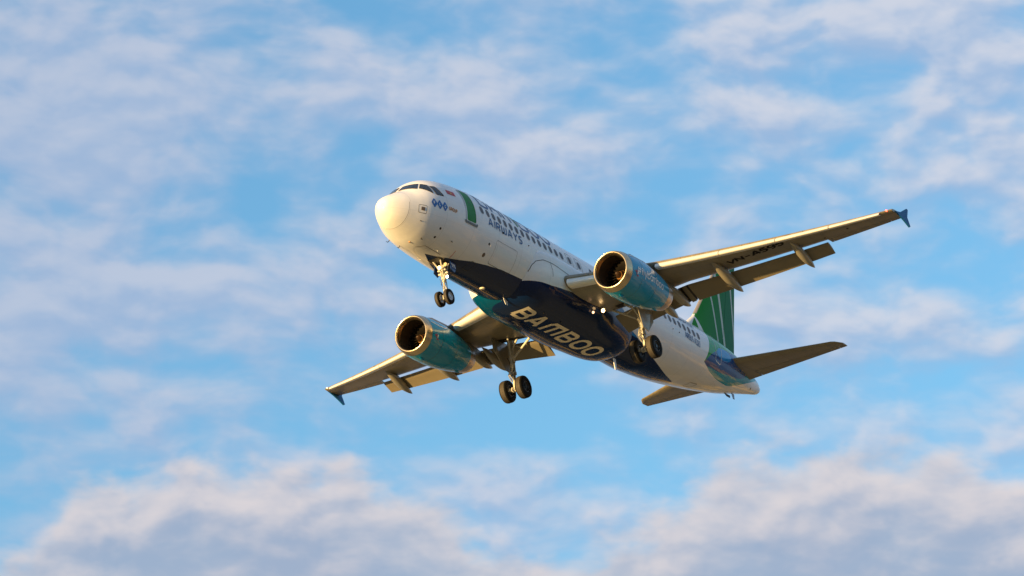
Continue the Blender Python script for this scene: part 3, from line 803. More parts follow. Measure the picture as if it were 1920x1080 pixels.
YT = 16.78
def wing(side):
    # main box: the wing root is the part's own mesh
    mb = MB()
    ys = [1.2, 2.0, 2.6, 3.4, 4.4, 5.4, 6.4, 7.6, 9, 10.5, 12, 13.25]
    def ring(y, xu, xl, x0=0.02):
        t = TC(y); n = 14; up = []; lo = []
        for k in range(n + 1):
            x = xu * (k / n) ** 1.6; up.append(wpt(y, x, foil(x, True, t), side))
        for k in range(n, 0, -1):
            x = xl * (k / n) ** 1.6; lo.append(wpt(y, x, foil(x, False, t), side))
        return up[::-1] [0:] + lo[::-1] if False else up + lo
    cutu = 0.86; cutl = 0.74
    rows = [ring(y, cutu, cutl) for y in ys]
    mb.grid(rows, True, True, True)
    # outer panel with the aileron: full chord
    def seg(y, x0, x1):
        t = TC(y); n = 10
        xs = [x0 + (x1 - x0) * (k / n) ** (1.6 if x0 == 0 else 1.0) for k in range(n + 1)]
        return [wpt(y, x, foil(x, True, t), side) for x in xs] + [wpt(y, x, foil(x, False, t), side) for x in (xs[:0:-1] if x0 == 0 else xs[::-1])]
    mb.grid([seg(y, 0, 0.992) for y in (13.25, 13.36)], True, True, True)
    mb.grid([seg(y, 0, 0.755) for y in (13.365, 14.5, 15.6, 16.195)], True, True, True)
    mb.grid([seg(y, 0, 0.992) for y in (16.2, 16.5, YT)], True, True, True)
    w = mb.build('wing', M['wing'], plane, smooth=50)
    # slats: front shells moved forward and down
    def slat(y0, y1):
        mb = MB(); rows = []
        for k in range(7):
            y = y0 + (y1 - y0) * k / 6; t = TC(y); c = TEs(y) - LEs(y)
            f_ = float(np.interp(y, [2, 17], [0.115, 0.20])); fl = float(np.interp(y, [2, 17], [0.075, 0.17]))
            outer = [(f_ * (1 - i / 12) ** 1.5, True) for i in range(12)] + [(fl * (i / 8) ** 1.5, False) for i in range(9)]
            pr = [(x, foil(x, u_, t) + (0.002 if u_ else -0.002)) for x, u_ in outer]
            inner = [(0.35 * fl + (pr[-1][0] - 0.35 * fl) * 0.6, pr[-1][1] + 0.012), (0.035, -0.002), (0.045, 0.018), (f_ * 0.7, foil(f_ * 0.7, True, t) - 0.010)]
            a = R(22); r = []
            for x, z in pr + inner:
                xx, zz = x - 0.02, z
                X = xx * math.cos(a) + zz * math.sin(a) * -1; Z = zz * math.cos(a) + xx * math.sin(a) * 1
                # rotate nose-down about the slat's rear edge
                px_, pz_ = f_, foil(f_, True, t)
                dx, dz = x - px_, z - pz_
                X = px_ + dx * math.cos(a) - dz * math.sin(a); Z = pz_ + dz * math.cos(a) + dx * math.sin(a)
                sc = 0.30 / c if y > 6 else 0.30 / c
                r.append(wpt(y, X - sc * 0.75, Z - sc * 0.22, side))
            rows.append(r)
        mb.grid(rows, True, True, True)
        return mb.build('slat', M['slat'], w, smooth=40)
    for a, b in SLATS: slat(a, b)
    # flaps
    def flap(y0, y1, chord0, chord1, defl, nm='flap', mm='flap'):
        mb = MB(); rows = []
        for k in range(5):
            y = y0 + (y1 - y0) * k / 4; cf = chord0 + (chord1 - chord0) * k / 4
            base = Vector(wpt(y, FX(y), 0.0, side)); base.z = wpt(y, FX(y), foil(0.80, False, TC(y)), side)[2] + FZ(y)
            a = R(defl); r = []
            up = [(i / 8) ** 1.5 for i in range(9)]
            pts = [(x, foil(x, True, 0.16)) for x in up[::-1]] + [(x, foil(x, False, 0.10)) for x in up[1:]]
            for x, z in pts:
                X = (x * math.cos(a) + z * math.sin(a)) * cf; Z = (z * math.cos(a) - x * math.sin(a)) * cf
                r.append((base.x - X, base.y, base.z + Z))
            rows.append(r)
        mb.grid(rows, True, True, True)
        return mb.build(nm, M[mm], w, smooth=40)
    def FX(y): return FLAP_X(y)
    def FZ(y): return FLAP_Z(y)
    for a in FLAPS: flap(*a)
    for a in ((5.91, 6.00, 1.08, 1.08, 25), (6.26, 6.35, 1.12, 1.12, 25)): flap(*a, nm='flap_slot_shade', mm='seal')  # black strips added for the shade in the slots beside the small panel
    mb = MB(); mb.grid([seg(y, 0.768, 0.992) for y in (13.385, 14.4, 15.4, 16.18)], True, True, True)
    mb.build('aileron', M['wing'], w, smooth=50)
    # flap track fairings: canoe bodies, tail tilted down
    for (y, s0, z0, s1, z1, wd, ht) in TRACKS:
        mb = MB(); rows = []
        n = 22
        for k in range(n + 1):
            u = k / n
            wv = max(0.02, math.sin(math.pi * u ** 1.15) ** 0.8) if 0 < u < 1 else 0.02
            s = s0 + (s1 - s0) * u
            # spine: follows the wing underside, then droops
            zc_ = z0 + (z1 - z0) * (u ** 1.5)
            half = wd * wv; hh = ht * wv
            rows.append([(-s, side * (y + half * math.cos(t)), zc_ - hh * 0.35 + hh * math.sin(t)) for t in [2 * math.pi * j / 16 for j in range(16)]])
        mb.grid(rows, True, True, True)
        mb.build('flap_track_fairing', M['fairing'], w, smooth=60)
    # wingtip fence
    mb = MB()
    tip = wpt(YT, 0, 0, side)
    prof = [(20.62, .80), (21.15, .88), (21.95, 1.62), (22.12, 1.60), (22.02, .95), (22.38, .62), (22.52, .12), (22.42, .10), (21.6, .52), (20.95, .72)]
    prof = FENCE
    mb.slab([(-a, side * (YT + .0), b) for a, b in prof], (0, side * 0.07, 0))
    mb.build('wingtip_fence', M['blue'], w, smooth=0)
    # wing-tip cap in front of the fence carries the position lamp
    q = wpt(16.55, 0.0, 0.0, side)
    mb = MB(); mb.rev(q, (1, 0, 0), [(-.10, .02), (-.07, .035), (0, .04), (.04, .03), (.06, .01)], 12, True, True)
    mb.build('position_lamp', M['navred'] if side > 0 else M['lampdim'], w)
    return w

SLATS = [(2.42, 4.95), (6.32, 9.10), (9.14, 11.60), (11.64, 13.98), (14.02, 16.25)]
def FLAP_X(y): return float(np.interp(y, [2, 6.4, 13.3], [0.875, 0.80, 0.835]))
def FLAP_Z(y): return float(np.interp(y, [2, 6.4, 13.3], [0.06, -0.10, -0.06]))
#        y0    y1    chord0 chord1 deflection
FLAPS = [(2.15, 5.90, 1.34, 1.12, 24), (6.01, 6.25, 1.17, 1.17, 25), (6.36, 13.15, 1.22, 0.85, 24)]
TRACKS = [(11.92, 18.38, -0.02, 21.20, -0.66, 0.22, 0.25), (8.38, 16.7, -0.60, 20.11, -1.25, 0.25, 0.29), (5.84, 16.6, -1.15, 19.22, -1.54, 0.22, 0.30), (5.0, 16.8, -1.35, 19.38, -1.88, 0.20, 0.28)]
FENCE = [(20.70, .74), (21.3, .88), (22.08, 1.32), (22.20, 1.28), (22.02, .82), (22.26, .40), (22.16, .34), (21.7, .50), (21.2, .64)]
wp = wing(1); ws = wing(-1)

# registration under the port wing
WSK = bvh_of([wp])
write('registration_lettering', 'VN-A595', Proj((-18.02, 8.82, 0), (-.155, .988, 0), (.988, .155, 0), (0, 0, 1), skin=WSK), 0.46, 0.11, M['black'], wp, gap=.16, xs=.99, off=0.012)

# ------------------------------------------------------------------ engines
def engine(side):
    c = Vector((-11.22, 5.74 * side, -2.08)); ax = Vector((-1, 0, 0.018))         # pointing aft
    mb = MB()
    cowl = [(0.40, 1.045), (0.7, 1.075), (1.2, 1.10), (1.8, 1.105), (2.5, 1.08), (3.1, 1.02), (3.7, .94), (4.15, .865), (4.36, .825), (4.36, .78)]
    xs = np.linspace(0.40, 4.36, 24); pr = smooth_tab(cowl[:-1], xs)
    mb.rev(c, ax, [(float(x), float(r[0])) for x, r in zip(xs, pr)] + [(4.36, .74)], 64)
    e = mb.build('engine_cowl', M['cowl'], plane, smooth=50)
    mb = MB()
    mb.rev(c, ax, [(0.398, 1.040), (0.20, 1.005), (0.09, .97), (0.03, .94), (0.0, .905), (0.01, .87), (0.05, .84), (0.14, .815), (0.3, .80)], 64)
    mb.build('intake_lip', M['lip'], e, smooth=70)
    mb = MB(); mb.rev(c, ax, [(0.3, .80), (0.6, .80), (1.15, .835), (1.45, .84)], 64)
    mb.build('intake_duct', M['duct'], e, smooth=70)
    mb = MB(); n = 22                                                       # fan: twisted blades on a disc
    q = ax.normalized().to_track_quat('Z', 'Y')
    for k in range(n):
        a = 2 * math.pi * k / n; rows = []
        for i in range(6):
            r_ = .30 + (.53) * i / 5; tw = R(28 + 32 * i / 5); ch = .20
            ctr_ = Vector((r_ * math.cos(a), r_ * math.sin(a), 1.22)); tg = Vector((-math.sin(a), math.cos(a), 0))
            dd = tg * math.sin(tw) * ch + Vector((0, 0, 1)) * math.cos(tw) * ch
            rows.append([c + q @ (ctr_ - dd * .5), c + q @ (ctr_ + dd * .5)])
        mb.grid(rows, closed=False)
    mb.rev(c, ax, [(1.42, .84), (1.43, .01)], 48)
    mb.build('fan', M['fan'], e, smooth=30, fix=False)
    mb = MB(); mb.rev(c, ax, [(.57, .015), (.60, .06), (.75, .125), (.95, .20), (1.15, .27), (1.3, .31), (1.42, .31)], 32, True)
    sp = mb.build('spinner', M['spinner'], e, smooth=60)
    # painted spiral, laid on the cone as a raised band
    mb = MB(); rows = []
    for k in range(60):
        u = k / 59; h = .66 + .5 * u; r_ = float(np.interp(h, [.60, .75, .95, 1.15], [.06, .125, .20, .27])) + .006; a = 2 * math.pi * 1.6 * u
        rows.append([c + q @ Vector((r_ * math.cos(a), r_ * math.sin(a), h)), c + q @ Vector(((r_ + .018) * math.cos(a), (r_ + .018) * math.sin(a), h + .055))])
    mb.grid(rows, closed=False); mb.build('spinner_spiral', M['spiral'], e, smooth=60, fix=False)
    # common nozzle, core plug
    mb = MB(); mb.rev(c, ax, [(4.36, .80), (4.6, .775), (4.85, .73), (5.05, .675), (5.05, .655), (4.6, .70), (4.37, .72)], 64)
    mb.build('nozzle', M['nozzle'], e, smooth=50)
    mb = MB(); mb.rev(c, ax, [(4.0, .74), (4.05, .40), (4.8, .28), (5.3, .05), (5.32, .01)], 40)
    mb.build('exhaust_plug', M['dark'], e, smooth=50)
    # cowl joint lines and small fittings
    for h, r_ in ((1.30, 1.1035), (2.72, 1.066)):
        mb = MB(); mb.rev(c, ax, [(h, r_), (h + .008, r_ + .004), (h + .016, r_)], 64)
        mb.build('cowl_joint', M['line'], e, smooth=0)
    mb = MB()
    mb.rev(c + Vector((-.9, 0, -1.10)), (-1, 0, 0), [(-.22, .01), (-.12, .05), (.1, .06), (.22, .02)], 10, True, True)
    mb.rev(c + Vector((-4.1, 0, -.80)), (-1, 0, 0), [(-.22, .01), (-.12, .05), (.1, .06), (.3, .02)], 10, True, True)
    mb.build('drain_mast', M['cowl'], e)
    # pylon
    mb = MB(); rows = []
    for s, z0, z1, w in ((12.0, -1.02, -.97, .03), (12.5, -1.10, -.84, .14), (13.2, -1.15, -.66, .22), (14.6, -1.2, -.62, .21), (15.4, -1.45, -.72, .21), (16.3, -1.62, -.9, .19), (17.4, -1.45, -1.0, .13), (18.4, -1.25, -1.1, .04)):
        rows.append([(-s, side * (5.74 + w * a), b) for a, b in ((-1, z0), (1, z0), (1, z0 * .4 + z1 * .6), (.6, z1), (-.6, z1), (-1, z0 * .4 + z1 * .6))])
    mb.grid(rows, True, True, True)
    mb.build('engine_pylon', M['pylon'], e, smooth=30)
    return e
M['cowl'] = mat('teal_cowl_paint', (0.0001, 0.26, 0.46), 0.30, coat=0.45, coat_rough=0.03, spec=0.15, var=0.10, vscale=1.5)
M['duct'] = mat('intake_duct_lining', (0.022, 0.018, 0.014), 0.6)
ep = engine(1); es = engine(-1)
ESK = bvh_of([ep])
write('cowl_lettering', '#flybamboo', Proj((-12.02, 7.5, -2.30), (-1, 0, -0.01), (0, 0, 1), (0, -1, 0), skin=ESK), 0.36, 0.05, M['whitelet'], ep, gap=.10, xs=1.10)
for e_, sd_, pts_ in ((ep, 1, [(11.75, -1.42), (12.4, -1.28), (13.0, -1.28), (13.4, -1.42), (13.52, -1.65), (13.35, -1.92), (13.0, -2.12)]), (es, -1, [(11.75, -1.55), (12.3, -1.62), (12.9, -1.60), (13.2, -1.45)])):
    mb = MB(); ribbon(mb, pts_, .055, Proj((0, 8.5 if sd_ > 0 else -3.0, 0), (-1, 0, 0), (0, 0, 1), (0, -1, 0), skin=bvh_of([e_]), back=1.0), .012)
    mb.build('leaf_stroke', M['whitelet'], e_, smooth=0, fix=False)
for e_, sd_ in ((ep, 1), (es, 1)):
    sk = bvh_of([e_]); yc = 5.74 if e_ is ep else -5.74
    p = Proj((-11.98, yc + 2, -2.28), (-1, 0, 0), (0, 0, 1), (0, -1, 0), skin=sk)
    mb = MB(); ribbon(mb, [(-.16, .02), (.02, .02)], .05, p, .012); ribbon(mb, [(-.02, -.10), (-.02, .12)], .05, p, .014); ribbon(mb, [(.0, -.14), (.16, -.16)], .05, p, .013)
    mb.build('warning_mark', M['red'], e_, smooth=0, fix=False)
    mb = MB(); ribbon(mb, [(.06, -.08), (.10, .08)], .07, p, .016)
    mb.build('warning_placard', M['whitelet'], e_, smooth=0, fix=False)

# ------------------------------------------------------------------ tail
def tailplane(side):
    def ring(y, x0, x1):
        le = 32.25 + .625 * (y - 1.2); te = 35.62 + .165 * (y - 1.2)
        if y > 5.9: le += (y - 5.9) * 1.6
        z = .78 + .118 * (y - 1.2); c = te - le; n = 10
        xs = [x0 + (x1 - x0) * (k / n) ** (1.5 if x0 == 0 else 1.0) for k in range(n + 1)]
        f_ = lambda x, u: (-(le + x * c), side * y, z + foil(x, u, .10) * c * .9)
        return [f_(x, True) for x in xs] + [f_(x, False) for x in (xs[:0:-1] if x0 == 0 else xs[::-1])]
    mb = MB()
    mb.grid([ring(y, 0, .99) for y in (.35, 1.0, 1.39)], True, True, True)
    mb.grid([ring(y, 0, .70) for y in (1.395, 2.5, 4.0, 5.4, 5.795)], True, True, True)
    mb.grid([ring(y, 0, .99) for y in (5.80, 5.95, 6.18)], True, True, True)
    o = mb.build('tailplane', M['wing'], plane, smooth=50)
    mb = MB(); mb.grid([ring(y, .711, .99) for y in (1.42, 2.5, 4.0, 5.4, 5.78)], True, True, True)
    mb.build('elevator', M['wing'], o, smooth=50)
    # root fairing plate on the fuselage side
    mb = MB(); mb.slab([(-32.1, side * 1.22, .72), (-33.2, side * 1.20, .48), (-34.6, side * .98, .46), (-35.5, side * .80, .60), (-35.4, side * .82, .98), (-33.4, side * 1.18, 1.02)], (0, side * .05, 0))
    return o
tailplane(1); tailplane(-1)

def fin():
    def ring(z, x0, x1):
        le = 30.28 + .870 * (z - 2.65); te = 35.20 + .232 * (z - 2.0)
        if z < 3.2: le -= (3.2 - z) * .55
        if z > 7.6: le += (z - 7.6) * 1.8
        c = te - le; n = 12
        # the rudder hinge is a straight line
        hx = ((33.55 + .36 * (z - 2.0)) - le) / c
        a, b_ = (0, hx - .004) if x1 is None else ((hx + .004, .994) if x0 is None else (x0, x1))
        xs = [a + (b_ - a) * (k / n) ** (1.5 if a == 0 else 1.0) for k in range(n + 1)]
        return [(-(le + x * c), foil_s(x, .10) * c, z) for x in xs] + [(-(le + x * c), -foil_s(x, .10) * c, z) for x in (xs[:0:-1] if a == 0 else xs[::-1])]
    mb = MB()
    mb.grid([ring(z, 0, None) for z in (1.55, 2.1, 2.7, 3.2, 4.2, 5.4, 6.6, 7.6)], True, True, True)
    mb.grid([ring(z, 0, .994) for z in (7.605, 7.78, 7.86)], True, True, True)
    o = mb.build('tail_fin', M['fin'], plane, smooth=50)
    mb = MB(); mb.grid([ring(z, None, 1) for z in (2.05, 2.7, 3.2, 4.2, 5.4, 6.6, 7.59)], True, True, True)
    mb.build('rudder', M['fin'], o, smooth=50)
    return o
def foil_s(x, t): return 5 * t * (0.2969 * math.sqrt(x) - 0.1260 * x - 0.3516 * x**2 + 0.2843 * x**3 - 0.1036 * x**4)
def fin_mat():
    m = bpy.data.materials.new('fin_paint'); m.use_nodes = True
    T = NT(m.node_tree); b = T.n['Principled BSDF']
    tc = T.n.new('ShaderNodeTexCoord'); sp = T.n.new('ShaderNodeSeparateXYZ'); T.l.new(tc.outputs['Object'], sp.inputs[0])
    s = T.m('MULTIPLY', sp.outputs[0], -1.0); z = sp.outputs[2]
    f = T.m('SUBTRACT', s, T.m('MULTIPLY', z, 0.45))
    c = T.mix(T.ss(f, 29.2, 33.5), (0.010, 0.22, 0.012), (0.004, 0.14, 0.05))
    n = T.noise(T.v('MULTIPLY', tc.outputs['Object'], (1.5, 1, .3)), 2.0, 4, .6)
    c = T.mix(T.m('MULTIPLY', n, 0.20), c, (0.03, 0.20, 0.09))
    # pale slanted stripes (s0 at z=2.3, slope ds/dz, width)
    for s0, sl, w_ in ((33.11, -.073, .075), (33.97, -.03, .115), (35.42, .047, .085)):
        dd = T.m('ABSOLUTE', T.m('SUBTRACT', s, T.m('ADD', T.m('MULTIPLY', T.m('SUBTRACT', z, 2.35), sl), s0)))
        c = T.mix(T.m('LESS_THAN', dd, w_), c, (0.48, 0.56, 0.52))
    # white wedge at the foot of the leading edge, grey leading-edge strip
    le = T.m('ADD', T.m('MULTIPLY', T.m('SUBTRACT', z, 2.65), .87), 30.28)
    wc = T.m('ADD', T.m('MULTIPLY', T.m('SUBTRACT', z, 2.4), -0.42), 31.10)
    wedge = T.m('MULTIPLY', T.m('LESS_THAN', T.m('ABSOLUTE', T.m('SUBTRACT', s, wc)), T.m('MULTIPLY', T.m('SUBTRACT', 3.35, z), 0.26)), T.m('LESS_THAN', z, 3.35))
    wedge = T.m('MAXIMUM', wedge, T.m('MULTIPLY', T.m('LESS_THAN', z, 3.35), T.m('LESS_THAN', T.m('SUBTRACT', s, le), 0.10)))
    c = T.mix(wedge, c, (0.70, 0.71, 0.72))
    c = T.mix(T.m('MULTIPLY', T.m('LESS_THAN', T.m('SUBTRACT', s, le), 0.16), T.m('GREATER_THAN', z, 3.4)), c, (0.30, 0.27, 0.25))
    T.put(b.inputs['Base Color'], c); b.inputs['Roughness'].default_value = 0.5; b.inputs['Specular IOR Level'].default_value = 0.08
    return m
M['fin'] = fin_mat()
fn = fin()

# tail-cone details
mb = MB(); mb.rev((-37.50, 0, .92), (-1, 0, 0), [(0, .165), (.10, .15), (.105, .02)], 24)
mb.build('exhaust_outlet', M['seal'], fuselage)

# ------------------------------------------------------------------ landing gear
def wheel(c, rad, wid, hub_r, parent, rimm):
    """tyre and rim about the y axis; out = +1/-1 side of the visible hub"""
    c = Vector(c); h = wid / 2
    mb = MB()
    prof = []
    for a in np.linspace(-80, 80, 13):
        prof.append((h * math.sin(R(a)) ** 1 if abs(a) < 60 else h * math.copysign(.9 + .1 * abs(a - 0) / 80, a), rad - (1 - math.cos(R(a)) ** .45) * rad * .30))
    prof = [(-h * .62, hub_r * .98), (-h * .90, hub_r * 1.12), (-h, hub_r * 1.35), (-h * .98, rad * .86), (-h * .82, rad * .955), (-h * .55, rad * .992)]
    gro = []
    for g in (-.36, -.12, .12, .36):
        gro += [(h * (g - .045), rad), (h * (g - .03), rad * .985), (h * (g + .03), rad * .985), (h * (g + .045), rad)]
    prof += gro + [(-a, b) for a, b in reversed(prof[:6])]
    mb.rev(c, (0, 1, 0), prof, 48)
    mb.mi = [1 if abs(sum(mb.v[i][1] for i in f) / 4 - c.y) > h * .60 else 0 for f in mb.f]
    t = mb.build('tyre', [M['tyre'], M['sidewall']], parent, smooth=45)
    mb = MB()
    for sg in (1, -1):
        mb.rev(c, (0, sg, 0), [(h * .90, hub_r * 1.13), (h * .94, hub_r * 1.02), (h * .62, hub_r * .90), (h * .50, hub_r * .55), (h * .58, hub_r * .40), (h * .80, hub_r * .32), (h * .82, hub_r * .05)], 32, False, True)
        for k in range(9):
            a = 2 * math.pi * k / 9
            mb.tube(c + Vector((hub_r * .72 * math.cos(a), sg * h * .50, hub_r * .72 * math.sin(a))), c + Vector((hub_r * .72 * math.cos(a), sg * h * .60, hub_r * .72 * math.sin(a))), hub_r * .07, n=8)
    mb.build('wheel_rim', M[rimm], parent, smooth=40)

def nose_gear():
    ax = Vector((-5.06, 0, -3.79)); top = Vector((-5.28, 0, -1.75))
    mb = MB()
    mid = ax.lerp(top, .48)
    mb.tube(ax, mid, .055, n=16); mb.cur = 0
    mb.tube(mid + Vector((0, 0, -.12)), mid.lerp(top, .25), .095, n=16)
    mb.tube(mid.lerp(top, .2), top, .085, .10, n=16)
    mb.tube(mid + Vector((0, 0, -.02)), mid + Vector((0, 0, .12)), .125, n=16)
    mb.tube(ax + Vector((0, -.32, 0)), ax + Vector((0, .32, 0)), .05, n=12)
    mb.tube(ax + Vector((0, 0, -.08)), ax + Vector((0, 0, .14)), .08, n=12)
    # torque links (behind)
    for a, b, c in ((ax + Vector((-.05, 0, .12)), ax + Vector((-.34, 0, .48)), mid + Vector((-.08, 0, -.02))),):
        for dy in (-.06, .06):
            mb.tube(a + Vector((0, dy, 0)), b + Vector((0, dy * .4, 0)), .028, .022, 8); mb.tube(b + Vector((0, dy * .4, 0)), c + Vector((0, dy, 0)), .022, .028, 8)
    g = mb.build('nose_landing_gear', M['gear'], plane, smooth=40)
    mb = MB()      # forked drag brace and steering gear
    j = mid + Vector((.02, 0, .22))
    for dy in (-1, 1):
        mb.tube(j, Vector((-4.42, dy * .30, -1.72)), .035, .045, 10)
        mb.tube(j + Vector((0, dy * .1, -.05)), Vector((-5.3, dy * .33, -1.85)), .03, .04, 10)
        mb.tube(mid + Vector((0, dy * .05, .30)), mid + Vector((0, dy * .26, .32)), .06, .06, 12)
    mb.tube((-4.42, -.34, -1.74), (-4.42, .34, -1.74), .045, n=10)
    mb.tube(mid + Vector((.12, -.22, .45)), mid + Vector((.12, .22, .45)), .05, n=12)
    mb.build('drag_brace', M['gear'], g, smooth=40)
    mb = MB(); rnd = random.Random(3)
    for k in range(7):
        a = Vector(ax).lerp(top, .12 + .1 * k) + Vector((rnd.uniform(-.06, .10), rnd.uniform(-.10, .10), 0)); pts = [a]
        for i in range(4): pts.append(pts[-1] + Vector((rnd.uniform(-.05, .05), rnd.uniform(-.07, .07), .12)))
        mb.path(pts, .012, 6)
    mb.build('hydraulic_hose', M['hose'], g)
    for dy, zz, rr_, mm in ((-.04, -2.27, .095, 'lamp'), (.36, -2.84, .08, 'lamp'), (.31, -2.19, .10, 'lampoff')):
        mb = MB(); c = Vector((-4.88, dy, zz))
        mb.rev(c, (1, 0, -.1), [(-.12, .03), (-.06, rr_ * .8), (0, rr_), (.01, rr_ * .92)], 20)
        hs = mb.build('lamp_housing', M['gear'], g)
        mb = MB(); mb.rev(c, (1, 0, -.1), [(.0, rr_ * .92), (.02, rr_ * .7), (.03, .01)], 20)
        mb.build('landing_light', M[mm], g)
    for sg in (1, -1):
        wheel(ax + Vector((0, .25 * sg, 0)), .385, .225, .185, g, 'rim')
        # bay doors standing open beside the leg
    for sg in (1, -1):
        mb = MB(); mb.slab([(-5.16, sg * .42, -1.93), (-5.64, sg * .42, -1.91), (-5.56, sg * .45, -2.32), (-5.40, sg * .46, -2.50), (-5.06, sg * .46, -2.38)], (0, sg * .03, .0))
        d_ = mb.build('gear_door', M['doorblue'], g, smooth=0)
        if sg > 0:
            sk = bvh_of([d_])
            write('number_lettering', '595', Proj((-5.20, 1.2, -2.24), (-1, 0, -.12), (.12, 0, 1), (0, -1, 0), skin=sk), 0.17, .035, M['whitelet'], g, gap=.16, xs=.75, off=.01)
    # dark patch on the closed skin stands in for the shaded bay
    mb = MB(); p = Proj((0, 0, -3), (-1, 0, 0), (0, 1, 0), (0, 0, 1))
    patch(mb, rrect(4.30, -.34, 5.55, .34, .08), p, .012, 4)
    mb.build('wheel_bay_shade', M['dark'], fuselage, smooth=0, fix=False)
M['doorblue'] = mat('gear_door_blue', (0.008, 0.035, 0.16), 0.35, coat=.4)
nose_gear()

def main_gear(side):
    yc = 3.80 * side
    ax = Vector((-17.74, yc, -3.73)); top = Vector((-17.55, yc * .985, -1.15))
    mb = MB()
    d = (top - ax)
    mb.tube(ax, ax + d * .42, .085, n=18)
    mb.tube(ax + d * .30, ax + d * .62, .135, .14, n=18)
    mb.tube(ax + d * .60, top, .14, .165, n=18)
    mb.tube(ax + d * .30, ax + d * .35, .165, n=18); mb.tube(ax + d * .60, ax + d * .64, .18, n=18)
    mb.tube(ax + Vector((0, -.62, 0)), ax + Vector((0, .62, 0)), .075, n=14)
    mb.tube(ax + Vector((0, -.2, 0)), ax + Vector((0, .2, 0)), .13, n=14)
    mb.tube(top + Vector((.35, 0, .05)), top + Vector((-.45, 0, .05)), .12, n=14)
    k1 = ax + d * .16 + Vector((.10, 0, 0)); k2 = ax + d * .26 + Vector((.46, 0, -.06)); k3 = ax + d * .42 + Vector((.12, 0, 0))
    for dy in (-.09, .09):
        v = Vector((0, dy, 0)); mb.tube(k1 + v, k2 + v * .4, .035, .028, 8); mb.tube(k2 + v * .4, k3 + v, .028, .035, 8)
    for i in range(4):
        mb.tube(ax + Vector((.16, -.24 + .16 * i, .06)), ax + Vector((.24, -.26 + .17 * i, -.12)), .045, n=8)
    g = mb.build('main_landing_gear', M['gear'], plane, smooth=40)
    # side stay to the inboard wing, with its lock links
    mb = MB()
    a = ax + d * .60; b = Vector((-17.35, 2.35 * side, -1.30))
    m_ = a.lerp(b, .5)
    mb.tube(a, m_, .06, .055, 12); mb.tube(m_, b, .055, .07, 12)
    mb.tube(m_, ax + d * .93, .03, .03, 8)
    mb.tube(a + Vector((.05, 0, .1)), Vector((-16.9, 3.5 * side, -1.2)), .05, .05, 10)
    mb.tube(ax + d * .78, Vector((-17.2, 3.0 * side, -1.15)), .055, .055, 10)
    mb.build('side_stay', M['gear'], g, smooth=40)
    mb = MB(); rnd = random.Random(5)
    for k in range(9):
        p = ax + d * (.08 + .055 * k) + Vector((.13 * rnd.choice((-1, 1)), rnd.uniform(-.14, .14), 0)); pts = [p]
        for i in range(5): pts.append(pts[-1] + Vector((rnd.uniform(-.05, .05), rnd.uniform(-.06, .06), .12)))
        mb.path(pts, .016, 6)
    mb.build('brake_hose', M['hose'], g)
    for o_ in (.465, -.465):
        wheel(ax + Vector((0, o_, 0)), .585, .42, .26, g, 'hub')
    # leg door, fixed to the outboard side of the leg
    mb = MB()
    yo = yc + .34 * side; y1 = yc + .52 * side
    mb.slab([(-16.60, 4.22 * side, -1.02), (-18.15, 4.22 * side, -1.05), (-18.20, 4.12 * side, -2.25), (-17.85, 4.0 * side, -2.80), (-17.30, 4.0 * side, -2.72), (-16.55, 4.16 * side, -1.75)], (0, .04 * side, 0))
    mb.build('leg_door', M['fairing'], g, smooth=0)
    # flat dark patch on the wing root, painted as an open bay's shade
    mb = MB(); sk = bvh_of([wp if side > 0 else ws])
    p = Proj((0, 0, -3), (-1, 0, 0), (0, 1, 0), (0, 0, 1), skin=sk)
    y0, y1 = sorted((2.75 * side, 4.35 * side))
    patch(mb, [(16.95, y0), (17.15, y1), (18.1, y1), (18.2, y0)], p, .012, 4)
    mb.build('wheel_bay_shade', M['dark'], g, smooth=0, fix=False)
main_gear(1); main_gear(-1)

# wing-root landing light (lit) under the port wing, with its dim neighbour
def root_light(s, y, z, r_, mm):
    mb = MB(); c = Vector((-s, y, z)); mb.rev(c, (1, 0, -.1), [(-.10, r_ * .5), (-.03, r_ * .95), (0, r_)], 20)
    mb.build('lamp_housing', M['gear'], wp)
    mb = MB(); mb.rev(c, (1, 0, -.1), [(0, r_), (.02, r_ * .7), (.03, .01)], 20)
    mb.build('landing_light', M[mm], wp)
root_light(16.35, 2.40, -1.66, .10, 'lampmid')
root_light(15.85, 2.10, -1.82, .07, 'lampdim')

# belly and roof small parts
def blade(name, s, y, z, h, c, m_, d=(0, 0, -1)):
    d = Vector(d); mb = MB()
    mb.slab([Vector((-s, y, z)), Vector((-s - c, y, z)), Vector((-s - c * .95, y, z)) + d * h, Vector((-s - c * .45, y, z)) + d * h], (0, .02, 0))
    mb.build(name, m_, fuselage, smooth=0)

# ---- small fittings on the skin, each placed where the photograph shows it
def stud(name, s, y, z, r_, h, m_, n=12):
    hit = SKIN.find_nearest(Vector((-s, y, z))); nr = hit[1]
    if nr.dot(Vector((0, y, z))) < 0: nr = -nr
    mb = MB(); mb.rev(hit[0], nr, [(-.01, r_), (h, r_ * .75), (h + .005, .005)], n, True)
    return mb.build(name, m_, fuselage)
def vane(s, y, z, l, m_='seal'):
    hit = SKIN.find_nearest(Vector((-s, y, z))); nr = hit[1]
    if nr.dot(Vector((0, y, z))) < 0: nr = -nr
    mb = MB(); p = hit[0]; mb.tube(p, p + nr * l, .022, .016, 8); mb.tube(p + nr * l, p + nr * l + Vector((.14, 0, 0)), .016, .010, 8)
    return mb.build('air_data_probe', M[m_], fuselage)
for q in ((3.02, 1.32, -1.24), (3.01, .98, -1.59), (6.76, 1.75, -.96)): stud('static_port', *q, .075, .012, M['brown2'] if 'brown2' in M else M['seal'])
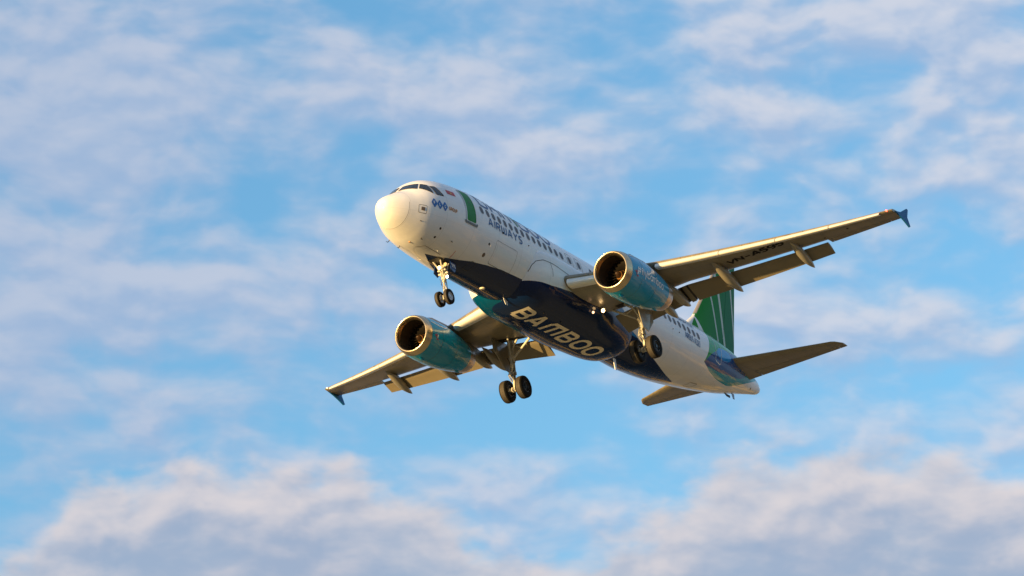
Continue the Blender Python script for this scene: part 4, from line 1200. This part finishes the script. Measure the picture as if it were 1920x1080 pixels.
for q in ((2.38, .61, -1.72), (4.10, 1.21, -1.51), (2.47, -.67, -1.71), (2.50, -1.30, -1.30), (1.75, 1.0, -1.15)): vane(*q, .12)
stud('ice_lamp', 2.19, .06, -1.82, .05, .03, M['orange'])
stud('drain_outlet', 7.79, 1.97, -.11, .06, .05, M['seal']); stud('drain_outlet', 10.18, 1.97, -.01, .03, .05, M['brown'])
stud('drain_outlet', 24.54, 1.96, -.03, .03, .04, M['brown']); stud('drain_outlet', 25.23, 1.94, -.01, .03, .04, M['brown'])
stud('drain_outlet', 35.98, .37, .41, .075, .01, M['seal'])
stud('belly_beacon', 8.86, -.07, -2.07, .15, .05, M['cream'])
outline('service_panel', rrect(6.22, -1.42, 6.68, -1.0, .08), Proj((0, 0, -.35), (-1, 0, 0), (0, .35, .93), (0, -.93, .35)), .02)
stud('pressure_outlet', 6.71, 1.41, -1.45, .13, .01, M['brown'])
mb = MB(); ribbon(mb, [(4.80, 1.0), (4.88, .57)], .03, Proj((0, 0, -3), (-1, 0, 0), (0, 1, 0), (0, 0, 1)), .012)
mb.build('red_warning_line', M['red'], fuselage, smooth=0, fix=False)
PBEL = Proj((0, 0, -3), (-1, 0, 0), (0, 1, 0), (0, 0, 1))
outline('bay_door_outline', [(2.70, .05), (2.99, .42), (4.25, .46)], PBEL, .022, closed=False)
outline('hatch_outline', rrect(28.85, -.05, 29.6, .42, .05), PBEL, .03)
outline('fairing_joint', [(10.45, -1.2), (10.55, -.88), (10.75, -.64), (11.17, -.50), (11.75, -.52), (12.4, -.60), (13.3, -.68)], P0, .03, closed=False)
outline('fairing_joint', [(11.69, -.56), (11.84, -.9), (11.88, -1.19)], P0, .02, closed=False)
outline('cargo_door_outline', rrect(7.3, -1.62, 9.2, -.62, .1), P0, .012)
blade('blade_antenna', 4.4, .25, 1.88, -.20, .45, M['brown'])
blade('blade_antenna', 10.55, .06, -2.05, .32, .42, M['white'])
blade('drain_mast', 20.9, .22, -2.20, .62, .30, M['white'])
blade('blade_antenna', 33.4, .0, -.42, .14, .75, M['seal'])
blade('blade_antenna', 34.3, .02, -.22, .30, .30, M['navy'])
for s_ in (13.0, 14.6): stud('drain_outlet', s_, .9, -2.42, .04, .05, M['seal'])
def wing_stud(y, xc, r_):
    q = Vector(wpt(y, xc, foil(xc, False, TC(y)), 1)); mb = MB(); mb.rev(q, (0, 0, -1), [(-.01, r_), (.012, r_), (.014, .005)], 10)
    mb.build('fuel_drain', M['seal'], wp)
wing_stud(14.47, .42, .06); wing_stud(13.25, .60, .05)
